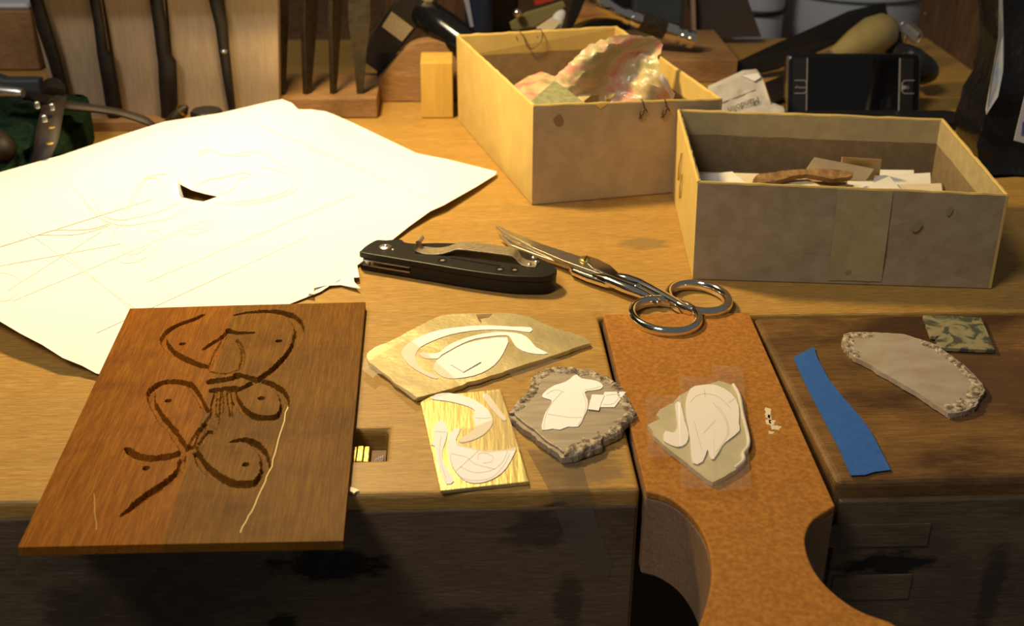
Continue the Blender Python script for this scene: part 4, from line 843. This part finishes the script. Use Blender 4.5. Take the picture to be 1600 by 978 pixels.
bx_ = [UY(-60, 6, .50), UY(42, 6, .50), UY(58, 78, .50), UY(-60, 78, .50)]
tb = thing('storage_tub', 'pale blue-grey plastic tub behind the plank rack', 'tub', (-.52, .53, 0))
lo_ = [np.array((p[0], p[1], .0005)) for p in (bx_[3], bx_[2])]
M('body', prism([lo_[0]+np.array((0, 0, .055)), lo_[1]+np.array((0, 0, .055)), bx_[1], bx_[0]], [p+np.array((0, .08, 0)) for p in (lo_[0]+np.array((0, 0, .055)), lo_[1]+np.array((0, 0, .055)), bx_[1], bx_[0])]), m_white, tb, bevel=.003)
M('base', prism([lo_[0], lo_[1], lo_[1]+np.array((0, 0, .0548)), lo_[0]+np.array((0, 0, .0548))], [p+np.array((0, .08, 0)) for p in (lo_[0], lo_[1], lo_[1]+np.array((0, 0, .0548)), lo_[0]+np.array((0, 0, .0548)))]), m_rackb, tb, bevel=.002)

# tool block with files
TY = .354
fl0, fr0 = UY(424, 187, TY), UY(590, 185, TY); zt = UY(500, 154, TY)[2]
tbk = M('tool_block', prism([(fl0[0], TY, .0004), (fr0[0], TY, .0004), (fr0[0], TY+.075, .0004), (fl0[0], TY+.075, .0004)], [(fl0[0]+.003, TY, zt), (fr0[0], TY, zt), (fr0[0], TY+.075, zt), (fl0[0]+.003, TY+.075, zt)]), m_rackb, bevel=.001)
tag(tbk, 'low wooden block holding four upright files', 'tool block')
def fileobj(label, x0, x1, ww, yoff, th, rot, mats=None, tang=None):
    a = UY(x0, 150, TY+yoff); a[2] = zt+.0003; b = UY(x1, -14, TY+yoff+.002); d = (b-a)/np.linalg.norm(b-a); b = a+d*.115
    n = 10; V, F = [], []; cr_, sr_ = math.cos(rot), math.sin(rot)
    for k in range(n+1):
        t = k/n; c = a+(b-a)*t; wv_ = np.interp(t, [0, .15, .35, .45, .5, 1], tang if tang else [ww*.35, ww*.55, ww*.8, ww*.9, ww, ww])
        for s_, u_ in ((-1, -1), (1, -1), (1, 1), (-1, 1)): V.append(tuple(c+np.array((cr_, sr_, 0))*wv_*s_+np.array((-sr_, cr_, 0))*th*u_))
    for k in range(n):
        for q_ in range(4): F.append((4*k+q_, 4*k+(q_+1) % 4, 4*k+4+(q_+1) % 4, 4*k+4+q_))
    F += [(3, 2, 1, 0), tuple(4*n+q_ for q_ in range(4))]
    o = M('metal_file', (V, F), m_file, bevel=.0004); tag(o, label, 'file', 'files in the wooden block')
fileobj('thin knife-edged file at the paper end of the block', 442, 441, .0055, .012, .0018, .95)
fileobj('flat file second from the paper end of the block', 480, 484, .0085, .014, .0022, 1.0)
fileobj('slim flat file beside the wide shouldered file', 521, 524, .0065, .014, .0020, 1.0)
fileobj('wide shouldered flat file beside the broad iron bar', 563, 561, .0088, .014, .0022, .1, tang=[.0028, .0040, .0060, .0088, .0088, .0092])
# leaning iron tools behind the block
def bar(label, name, cat, p0, p1, Y, wpx, th, mat, extra=None):
    a, b = UY(*p0, Y), UY(*p1, Y+.01); d = (b-a)/np.linalg.norm(b-a); s_ = np.cross(d, (0, 1, 0)); s_ /= np.linalg.norm(s_); h = wpx/1900*1.05/2
    r = thing(name, label, cat, (a[0], a[1], min(a[2], b[2])))
    q_ = [a-s_*h*.8, a+s_*h*.8, b+s_*h, b-s_*h]; M('bar', prism(q_, [p+np.array((0, th, 0)) for p in q_]), mat, r, bevel=.0012); return r, a, b, s_, h
r_, a, b, s_, h = bar('broad dark iron bar with bronze patch leaning behind the files', 'iron_bar', 'iron bar', (577, 103), (668, -22), .412, 52, .006, m_iron)
for t0, t1, m_ in ((.40, .58, m_clip), (.86, .99, m_clip)):
    q_ = [a+(b-a)*t0-s_*h*.7, a+(b-a)*t0+s_*h*.75, a+(b-a)*t1+s_*h*.8, a+(b-a)*t1-s_*h*.75]; q_ = [p+np.array((0, -.0005, 0)) for p in q_]; M('bronze_patch', prism(q_, [p+np.array((0, .0006, 0)) for p in q_]), m_, r_)
q_ = [a+s_*h*.95, a+s_*h*1.15, b+s_*h*1.15, b+s_*h*.95]; M('bright_edge', prism(q_, [p+np.array((0, .004, 0)) for p in q_]), m_file, r_)
a, b = UY(655, 15, .43), UY(735, 75, .40); a2 = a+(a-b)*.02
hm = thing('mallet_handle', 'glossy black cylindrical handle pointing down behind pine block', 'handle', (b[0], b[1], .0)); M('grip', lathe(a, b, [(0, .011), (.05, .0135), (.5, .0145), (1, .0135)], 24), m_gloss, hm, smooth=50)
# slotted wooden board behind, pine block
sb0 = [UY(592, 186, .398), UY(735, 186, .398)]; zt2 = UY(640, 64, .398)[2]
gb = thing('slotted_board', 'orange-brown slotted wooden board with rounded top behind pine block', 'board', (-.06, .40, 0))
xa, xb = sb0[0][0]-.03, sb0[1][0]
def brd(pts, name='board'): M(name, prism([(x, .398, z) for x, z in pts], [(x, .412, z) for x, z in pts]), m_rackb, gb, bevel=.0006)
z_a, z_b = UY(600, 168, .398)[2], UY(600, 158, .398)[2]
brd([(xa, .0004), (xb, .0004), (xb, max(.002, z_a-.001)), (xa, max(.002, z_a-.004))])
arc = [(xa+.028, z_b-.002), (xb, z_b+.002)]+[(xb, zt2*.8)]+[(xa+.075-.024*math.sin(t), zt2*.72+zt2*.28*math.cos(t)) for t in np.linspace(-1.2, 1.3, 12)]+[(xa+.03, zt2*.35)]
brd(arc, 'upper_board'); M('slot_shade', boxm(((xa+xb)/2+.014, .4135, .02), (xb-xa-.03, .002, .034)), m_gapshade, gb)  # black sheet put behind the slot to act as its shade
pb = [UY(659, 186, .353)[0], UY(716, 186, .353)[0]+.014]; zl, zr = UY(660, 98, .353)[2], UY(660, 98, .353)[2]
o = M('pine_block', prism([(pb[0], .353, .0004), (pb[1]-.018, .353, .0004), (pb[1]-.018, .386, .0004), (pb[0], .386, .0004)], [(pb[0], .353, zl), (pb[1]-.018, .353, zr), (pb[1]-.018, .386, zr), (pb[0], .386, zl)]), m_pine, bevel=.0007); tag(o, 'upright yellow pine block touching the buff box', 'wood block')

# ------------------------------------------------------------------ back right
# wooden offcut lying behind the boxes
yb = .452; xr = UY(1152, 110, yb)[0]; zw = UY(1150, 94, yb)[2]
o = M('wood_offcut', boxm(((xr+.13)/2, yb+.055, zw/2+.0003), (xr-.13, .11, zw)), m_rackb, bevel=.0008); tag(o, 'reddish-brown wooden offcut lying flat behind the buff box', 'wood offcut')
# steel square
sq = thing('steel_square', 'dark steel square propped diagonally on the wooden offcut', 'square', (.30, .48, zw))
def strip3(pts, th, mat, par, name, bev=.0004): P = [np.array(p, float) for p in pts]; return M(name, prism(P, [p+np.array((0, th*.6, -th*.8)) for p in P]), mat, par, bevel=bev)
LY = lambda px, py, Y: UY(px, py, Y)
strip3([LY(1151, 96, .46), LY(1200, 73, .475), LY(1280, 38, .50), LY(1325, 17, .52), LY(1383, 3, .535), LY(1393, 46, .53), LY(1330, 55, .505), LY(1250, 92, .475), LY(1215, 106, .465), LY(1153, 121, .455)], .003, m_iron, sq, 'blade')
strip3([U(1196, 128, .006), U(1232, 114, .006), U(1240, 146, .006), U(1206, 160, .006)], .003, m_iron, sq, 'tongue')
M('stamped_mark', prism([LY(1236, 84, .468), LY(1268, 70, .478), LY(1270, 74, .478), LY(1238, 89, .468)], [p+np.array((0, -.0004, 0)) for p in (LY(1236, 84, .468), LY(1268, 70, .478), LY(1270, 74, .478), LY(1238, 89, .468))]), m_file, sq)
# pale lacquered handle
hd = thing('awl', 'awl with egg-shaped pale yellow wooden handle behind the phone', 'awl', (.35, .48, 0))
a, b = UY(1300, 92, .455), UY(1398, 38, .49)
M('handle', lathe(a, b, [(0, .008), (.15, .0105), (.4, .0155), (.65, .018), (.85, .0155), (.95, .009), (1, .002)], 28), m_yhandle, hd, smooth=60)
c = a+(a-b)*.28; M('ferrule', lathe(a, c, [(0, .0082), (1, .0062)], 20), m_clip, hd, smooth=50); M('shaft', lathe(c, c+(a-b)*.25, [(0, .004), (1, .003)], 12), m_iron, hd, smooth=50)
# buckle clip
bk = thing('metal_clip', 'small steel buckle clip with brass tongue beside the pale handle', 'clip', (.39, .49, 0))
fr = [UY(x, y, .49) for x, y in [(1417, 34), (1440, 52), (1430, 67), (1406, 46)]]
M('frame', tube([tuple(p) for p in sm([tuple(p) for p in fr], 6)], .0009, 8, True, up=(0, 1, 0)), m_steel, bk, smooth=60)
cen = np.mean(fr, axis=0); inn = [cen+(p-cen)*.86 for p in fr]; M('plate', prism(inn, [p+np.array((0, .001, 0)) for p in inn]), m_foil, bk)
M('tongue', tube([tuple(UY(1415, 56, .488)), tuple(UY(1411, 70, .486))], .0018, 10), m_brass, bk, smooth=50)
M('strap', prism([UY(1385, 52, .492), UY(1408, 44, .492), UY(1412, 90, .470), UY(1385, 92, .470)], [p+np.array((0, .002, -.001)) for p in (UY(1385, 52, .492), UY(1408, 44, .492), UY(1412, 90, .470), UY(1385, 92, .470))]), m_iron, bk)
# dark pouch behind phone
pv2, pf2 = trimesh(sm([(1415, 78), (1445, 82), (1463, 98), (1467, 115), (1455, 128), (1425, 132), (1405, 110)], 3), 6.)
o = M('black_pouch', thicken([tuple(UY(x, y, .402)+np.array((0, -.012*max(0, 1-((x-1436)/32)**2-((y-105)/28)**2), 0))) for x, y in pv2], pf2, (0, .02, 0)), m_satin, smooth=60); tag(o, 'small rounded black pouch behind the phone corner', 'pouch')
# phone
PY = .346; pbl, pbr = UY(1243, 189, PY), UY(1440, 189, PY); ptl, ptr = UY(1224, 84, PY+.02), UY(1430, 84, PY+.02)
ph = thing('mobile_phone', 'black slider phone with silver key outlines propped upright behind taped box', 'phone', (*((pbl+pbr)/2)[:2], 0))
wdt = np.linalg.norm((pbr-pbl)); ex = Vector(pbr-pbl).normalized(); upv = Vector((ptl+ptr)/2-(pbl+pbr)/2); hgt = upv.length; ctr = Vector((pbl+pbr+ptl+ptr)/4)
wdt = np.linalg.norm(ptr-ptl)
fm = frame(ctr, ex, upv)
def rrect(w_, h_, r, n=5, cx=0, cy=0):
    o_ = []
    for (sx, sy, a0) in ((1, -1, -90), (1, 1, 0), (-1, 1, 90), (-1, -1, 180)):
        for k in range(n+1): t = math.radians(a0+90*k/n); o_.append((cx+sx*(w_/2-r)+r*math.cos(t), cy+sy*(h_/2-r)+r*math.sin(t)))
    return o_
def onph(pts, z0, z1): return prism([fm @ Vector((x, y, z0)) for x, y in pts], [fm @ Vector((x, y, z1)) for x, y in pts])
W_, H_ = wdt, hgt
M('body', onph(rrect(W_, H_, .006), -.014, 0), m_gloss, ph, bevel=.0012)
M('screen', onph(rrect(W_*.66, H_*.86, .001, 2, -.001, 0), -.0001, .0005), m_screen, ph)
for s_ in (-1, 1):
    kp = M('key_panel', onph(rrect(W_*.105, H_*.86, .001, 2, s_*W_*.405-.001, 0), -.0001, .0006), m_satin, ph)
    M('trim_line', onph(rrect(.0006, H_*.86, .0001, 1, s_*W_*.352-.001, 0), 0, .0008), m_keyline, kp)
    x0, x1 = s_*W_*.455, s_*W_*.362; y0, y1 = -H_*.09, H_*.10
    pth = [(x0, y1), (x1-s_*-.002, y1), (x1, y1-.002), (x1, y0+.002), (x1+s_*.002, y0), (x0, y0)]
    M('key_outline', tube([tuple(fm @ Vector((x, y, .0009))) for x, y in pth], .00035, 6, up=tuple(fm.to_3x3() @ Vector((0, 0, 1)))), m_keyline, kp)
    M('lettering', text_mesh('verizon' if s_ < 0 else 'LG', .0024 if s_ < 0 else .0036, fm @ Matrix.Translation((s_*W_*(.400 if s_ < 0 else .396), .0, .0008))), m_keyline, kp)
    if s_ > 0:
        M('logo_disc', onph([(W_*.378+.0016*math.cos(t), .0016*math.sin(t)) for t in np.linspace(0, 6.28, 18, endpoint=False)], .0006, .0009), m_keyline, kp)
    else: M('check_mark', tube([tuple(fm @ Vector(v)) for v in ((-W_*.452, .0002, .0008), (-W_*.445, -.0008, .0008), (-W_*.435, .0012, .0008))], .0002, 5), m_keyline, kp)
M('side_bar', onph(rrect(.0016, H_*.94, .0006, 2, W_*.5-.0004, 0), -.006, -.001), m_steel, ph); M('side_bar', onph(rrect(.0014, H_*.94, .0006, 2, -W_*.5+.0004, 0), -.006, -.001), m_steel, ph)
o = M('phone_rest', plate(sm([(pbl[0]-.004, PY-.030), (pbr[0]+.012, PY-.034), (pbr[0]+.020, PY-.012), (pbr[0]+.016, PY-.002), (pbl[0]-.004, PY-.002)], 3), lambda x, y: .007+.001*noise.noise(Vector((x*80, y*80, 0))), .0065, .008), m_satin, smooth=50); tag(o, 'low black pad in front of the phone foot', 'pad')
# paper packet with printed word
PK = .318
pk = thing('paper_packet', 'crumpled white paper packet printed Mandolin between the two boxes', 'paper packet', (.20, PK, 0))
ko_ = [(1108, 140), (1130, 130), (1150, 121), (1163, 115), (1184, 113), (1191, 121), (1198, 142), (1205, 164), (1226, 172), (1222, 200), (1112, 200)]
kv, kf = trimesh(ko_, 7.)
def pkp(x, y): p = UY(x, y, PK+(165-y)*.00045+.0022*noise.noise(Vector((x*.09, y*.13, 2)))); return p
M('packet', thicken([tuple(pkp(x, y)) for x, y in kv], kf, (0, .006, .001)), m_packet, pk, smooth=50)
ff = [pkp(1158, 118), pkp(1184, 114), pkp(1188, 121), pkp(1178, 127)]; ff = [p+np.array((0, -.0012, .0004)) for p in ff]; M('folded_corner', prism(ff, [p+np.array((0, -.0003, 0)) for p in ff]), m_label, pk)
A_, B_ = pkp(1185, 153), pkp(1136, 171); exx = Vector(B_-A_)
tm = frame(Vector((A_+B_)/2)+Vector((0, -.0032, .0)), -exx, (0, .25, 1))
tm = tm @ Matrix.Rotation(math.pi, 4, 'Z')
M('printed_word', text_mesh('Mandolin', .0075, tm), m_ink, pk)
l0 = [pkp(1128, 160), pkp(1150, 152), pkp(1180, 140)]; M('printed_line', tube([tuple(p+np.array((0, -.0008, 0))) for p in l0], .0003, 5), m_file, pk)
# black bag with torn foil edge and label
bg = thing('black_bag', 'tall glossy black bag with torn foil edge and white label', 'bag', (.41, .25, 0))
bo = [(1532, -30), (1565, -30), (1566, 30), (1568, 80), (1566, 110), (1558, 150), (1540, 178), (1536, 200), (1526, 225), (1530, 262), (1545, 300), (1580, 305), (1700, 305), (1700, -30)]
bv2, bf2 = trimesh(bo[1:], 14.)
def bgp(x, y): return UY(x, y, .205+max(0, (300-y))*.00016+.004*noise.noise(Vector((x*.02, y*.02, 7))))
M('bag', thicken([tuple(p if (p := bgp(x, y))[2] > .0006 else np.array((p[0], p[1], .0006))) for x, y in bv2], bf2, (.01, .07, 0)), m_bagfilm, bg, smooth=60)
fo = [(1565, -30), (1566, 30), (1568, 80), (1566, 110), (1558, 150), (1540, 178), (1539, 170), (1546, 130), (1553, 95), (1559, 60), (1560, -30)]
fp = [bgp(x, y)+np.array((0, -.001, 0)) for x, y in fo]; M('foil_edge', prism(fp, [p+np.array((0, -.0005, 0)) for p in fp]), m_foil, bg)
lb2 = [bgp(1601, 140), bgp(1584, 218), bgp(1640, 232), bgp(1650, 140)]; lb2 = [np.array((p[0], .198, p[2])) for p in [UY(x, y, .198) for x, y in ((1603, 140), (1584, 219), (1650, 238), (1660, 150))]]
lbl = M('label', prism(lb2, [p+np.array((0, -.0004, 0)) for p in lb2]), m_label, bg)
br_ = []
for k in range(7):
    q0 = [UY(x, y, .1972) for x, y in ((1598-k*.3, 190+k*3.2), (1645, 197+k*3.2), (1645, 199+k*3.2), (1597-k*.3, 192+k*3.2))]; br_.append(prism(q0, [p+np.array((0, -.0002, 0)) for p in q0]))
M('printed_bars', merge(br_), m_labelblue, lbl)
# rear shelf, bucket, cans
o = M('rear_shelf', boxm((.1, 1.02, -.095), (1.5, .74, .03)), m_cabinet, bevel=.002); tag(o, 'low brown shelf behind the workbench', 'shelf')
def bucket(): 
    c = UY(1329, 20, .86); r = .091; bk_ = thing('white_bucket', 'big white plastic bucket behind the steel square', 'bucket', (c[0], .86, -.08))
    M('body', lathe((c[0], .86, -.0798), (c[0], .86, .16), [(0, r*.90), (.02, r*.93), (.30, r*.965), (.34, r*.97), (1, r*1.04)], 56), m_white, bk_, smooth=60)
    zg = UY(1360, 6, .86-r)[2]; M('moulded_groove', tube([(c[0]+r*.985*math.cos(t), .86+r*.985*math.sin(t), zg) for t in np.linspace(0, 2*math.pi, 56, endpoint=False)], .0014, 8, True), m_rim, bk_, smooth=60)
bucket()
c = UY(1188, 0, .80); cn = thing('grey_jar', 'grey jar with dark rim beside the bucket', 'jar', (c[0], .80, -.08)); M('body', lathe((c[0], .80, -.0798), (c[0], .80, .08), [(0, .026), (.05, .028), (1, .028)], 32), m_white, cn, smooth=50)
zg = UY(1188, 22, .772)[2]; M('dark_rim', tube([(c[0]+.029*math.cos(t), .80+.029*math.sin(t), zg) for t in np.linspace(0, 2*math.pi, 40, endpoint=False)], .003, 8, True), m_iron, cn, smooth=60)
# cabinet panel with hole
cp_ = thing('wooden_cabinet', 'brown wooden panel with a round finger hole beside the bag', 'cabinet', (.53, .66, -.08))
xl, xr2 = UY(1497, 60, .66)[0], UY(1600, 60, .66)[0]+.05; hc = UY(1535, 97, .66); hr = .0095
hp = [(hc[0]+hr*math.cos(t), hc[2]+hr*math.sin(t)) for t in np.linspace(0, 2*math.pi, 24, endpoint=False)]
V_, F_ = trimesh([(xl, -.08), (xr2, -.08), (xr2, .14), (xl, .14)], .03, [hp])
M('panel', thicken([(x, .66, z) for x, z in V_], F_, (0, .014, 0)), m_cabinet, cp_); M('hole_shade', boxm((hc[0], .684, hc[2]), (.03, .002, .03)), m_gapshade, cp_)  # black sheet behind the finger hole stands for the shade in it
x0 = UY(1480, 60, .70)[0]; o = M('wooden_post', boxm((x0+.003, .73, .03), (.016, .10, .22)), m_cabinet); tag(o, 'dark wooden upright post next to the holed panel', 'post')
# dark jar with brass beads added as glints, between bucket and panel
gj = UY(1462, 30, .76); pj = thing('glint_jar', 'dark jar with beads added as glints between bucket and wooden post', 'jar', (gj[0], .76, -.08)); M('jar', lathe((gj[0]+.004, .76, -.0798), (gj[0]+.004, .76, .10), [(0, .015), (.9, .015), (1, .012)], 24), m_slate, pj, smooth=50)
for (x, y) in ((1470, 14), (1446, 22), (1458, 34)): p = UY(x, y, .744); M('glint_bead', lathe(p+np.array((-.002, 0, 0)), p+np.array((.002, 0, 0)), [(0, .0006), (.3, .002), (.7, .002), (1, .0006)], 10), m_brass, pj, smooth=60)
# chrome air tool
ch_ = thing('chrome_nozzle', 'chrome air line nozzle with ribbed hose barb behind the buff box', 'air nozzle', (.13, .47, zw))
a, b = UY(905, -2, .475), UY(1083, 63, .475); L = np.linalg.norm(b-a)
M('nozzle', lathe(a, b, [(0, .030), (.08, .022), (.16, .0135), (.26, .0085), (.34, .0062), (.40, .0060)], 32), m_chrome, ch_, smooth=60)
M('collar', lathe(a, b, [(.39, .0070), (.44, .0074), (.45, .0062), (.47, .0072), (.53, .0072)], 28), m_chrome, ch_, smooth=40)
M('hex_nut', lathe(a, b, [(.53, .0098), (.745, .0098)], 6), m_file, ch_, bevel=.0005)
M('hose_barb', lathe(a, b, [(.745, .0088), (.84, .0090), (.85, .0068), (.88, .0066), (.885, .0082), (.915, .0080), (.92, .0066), (.945, .0066), (.95, .0082), (1, .0078)], 28), m_chrome, ch_, smooth=40)
# clutter left of the nozzle
cl_ = thing('olive_strap', 'olive webbing strap with a chrome stud behind the buff box', 'strap', (.0, .46, .0))
sp = [UY(x, y, .46) for x, y in [(796, 36), (822, 20), (850, 12), (880, 2), (884, 10), (862, 26), (838, 42), (800, 48)]]; M('webbing', prism(sp, [p+np.array((0, .004, 0)) for p in sp]), m_olive, cl_, bevel=.0008)
p = UY(808, 20, .452); M('stud', lathe(p+np.array((0, 0, -.004)), p+np.array((0, 0, .004)), [(0, .001), (.25, .0032), (.5, .004), (.75, .0032), (1, .001)], 16), m_chrome, cl_, smooth=60)
rp = [UY(x, y, .49) for x, y in [(834, -12), (868, -12), (868, 0), (836, 9)]]; o = M('red_tag', prism(rp, [p+np.array((0, .003, 0)) for p in rp]), m_red, bevel=.0005); tag(o, 'bit of red plastic above the olive strap', 'plastic piece')
o = M('white_tube', lathe(UY(876, 17, .465), UY(866, 46, .455), [(0, .0045), (.1, .005), (1, .0058)], 18), m_white, smooth=50); tag(o, 'short white plastic tube between strap and nozzle', 'tube')
cv2 = [UY(x, y, .448) for x, y in [(838, 44), (862, 28), (876, 34), (866, 46), (846, 50)]]; o = M('cream_card', prism(cv2, [p+np.array((0, .002, 0)) for p in cv2]), m_ivory); tag(o, 'scrap of cream card behind rim of the buff box', 'card')
# navy bottle and dark panels behind
c = UY(748, 10, .56); nb = thing('navy_bottle', 'navy blue bottle with pale side stripe behind the pine block', 'bottle', (c[0], .56, 0)); M('body', lathe((c[0], .56, .0004), (c[0], .56, .10), [(0, .012), (.03, .0135), (.9, .0135), (1, .010)], 28), m_navy, nb, smooth=50)
st = [UY(x, y, .5455) for x, y in [(722, -12), (731, -12), (740, 42), (735, 42)]]; M('pale_stripe', prism(st, [p+np.array((0, .001, 0)) for p in st]), m_white, nb)
o = M('brown_crate', boxm((UY(690, 20, .60)[0]-.01, .585, .06), (.085, .04, .119)), m_cabinet, bevel=.001); tag(o, 'dark brown crate standing behind the black handle', 'crate')
dp = [UY(x, y, .585) for x, y in [(1075, -10), (1165, -10), (1190, 58), (1088, 60)]]; o = M('dark_board', prism([np.array((p[0], p[1], max(p[2], .0006))) for p in dp], [np.array((p[0], p[1]+.012, max(p[2], .0006))) for p in dp]), m_wall); tag(o, 'dark board standing at the far edge of the bench', 'board')
tp = [UY(x, y, .575) for x, y in [(1079, -10), (1086, -10), (1088, 60), (1083, 60)]]; o = M('tan_batten', prism([np.array((p[0], p[1], max(p[2], .0006))) for p in tp], [np.array((p[0], p[1]+.008, max(p[2], .0006))) for p in tp]), m_rack); tag(o, 'thin tan batten upright against the dark board', 'batten')
# dark jumble behind chrome nozzle
for k, (x, Y, w_, h_, mt, lbx) in enumerate([(955, .60, .07, .10, m_satin, 'black tool case behind the chrome nozzle'), (1025, .585, .05, .10, m_slate, 'slate grey case beside the black tool case'), (770, .62, .05, .12, m_satin, 'narrow black case behind the navy bottle')]):
    c = UY(x, 20, Y); o = M('tool_case', boxm((c[0], Y, h_/2+.0004), (w_, .03, h_)), mt, bevel=.004); tag(o, lbx, 'case')

# punch tip and black disc edge poking up behind the paper
a, b = UY(262, 196, .322), UY(292, 166, .322)
pt = thing('centre_punch', 'short metal punch tip poking up behind the paper edge', 'punch', (a[0], a[1], 0)); M('shaft', lathe(a+(a-b)*.4, b, [(0, .0035), (.55, .0050), (.85, .0048), (1, .0018)], 16), m_file, pt, smooth=40); M('bright_band', lathe(a+(b-a)*.72, a+(b-a)*.80, [(0, .0052), (1, .0052)], 16), m_brass, pt, smooth=40)
dc = U(322, 186, .014); o = M('black_disc', lathe((dc[0], dc[1]+.004, .0006), (dc[0], dc[1]+.004, .020), [(0, .012), (.9, .0125), (1, .011)], 28), m_satin, smooth=40); tag(o, 'round black lid hidden behind the raised paper edge', 'lid')
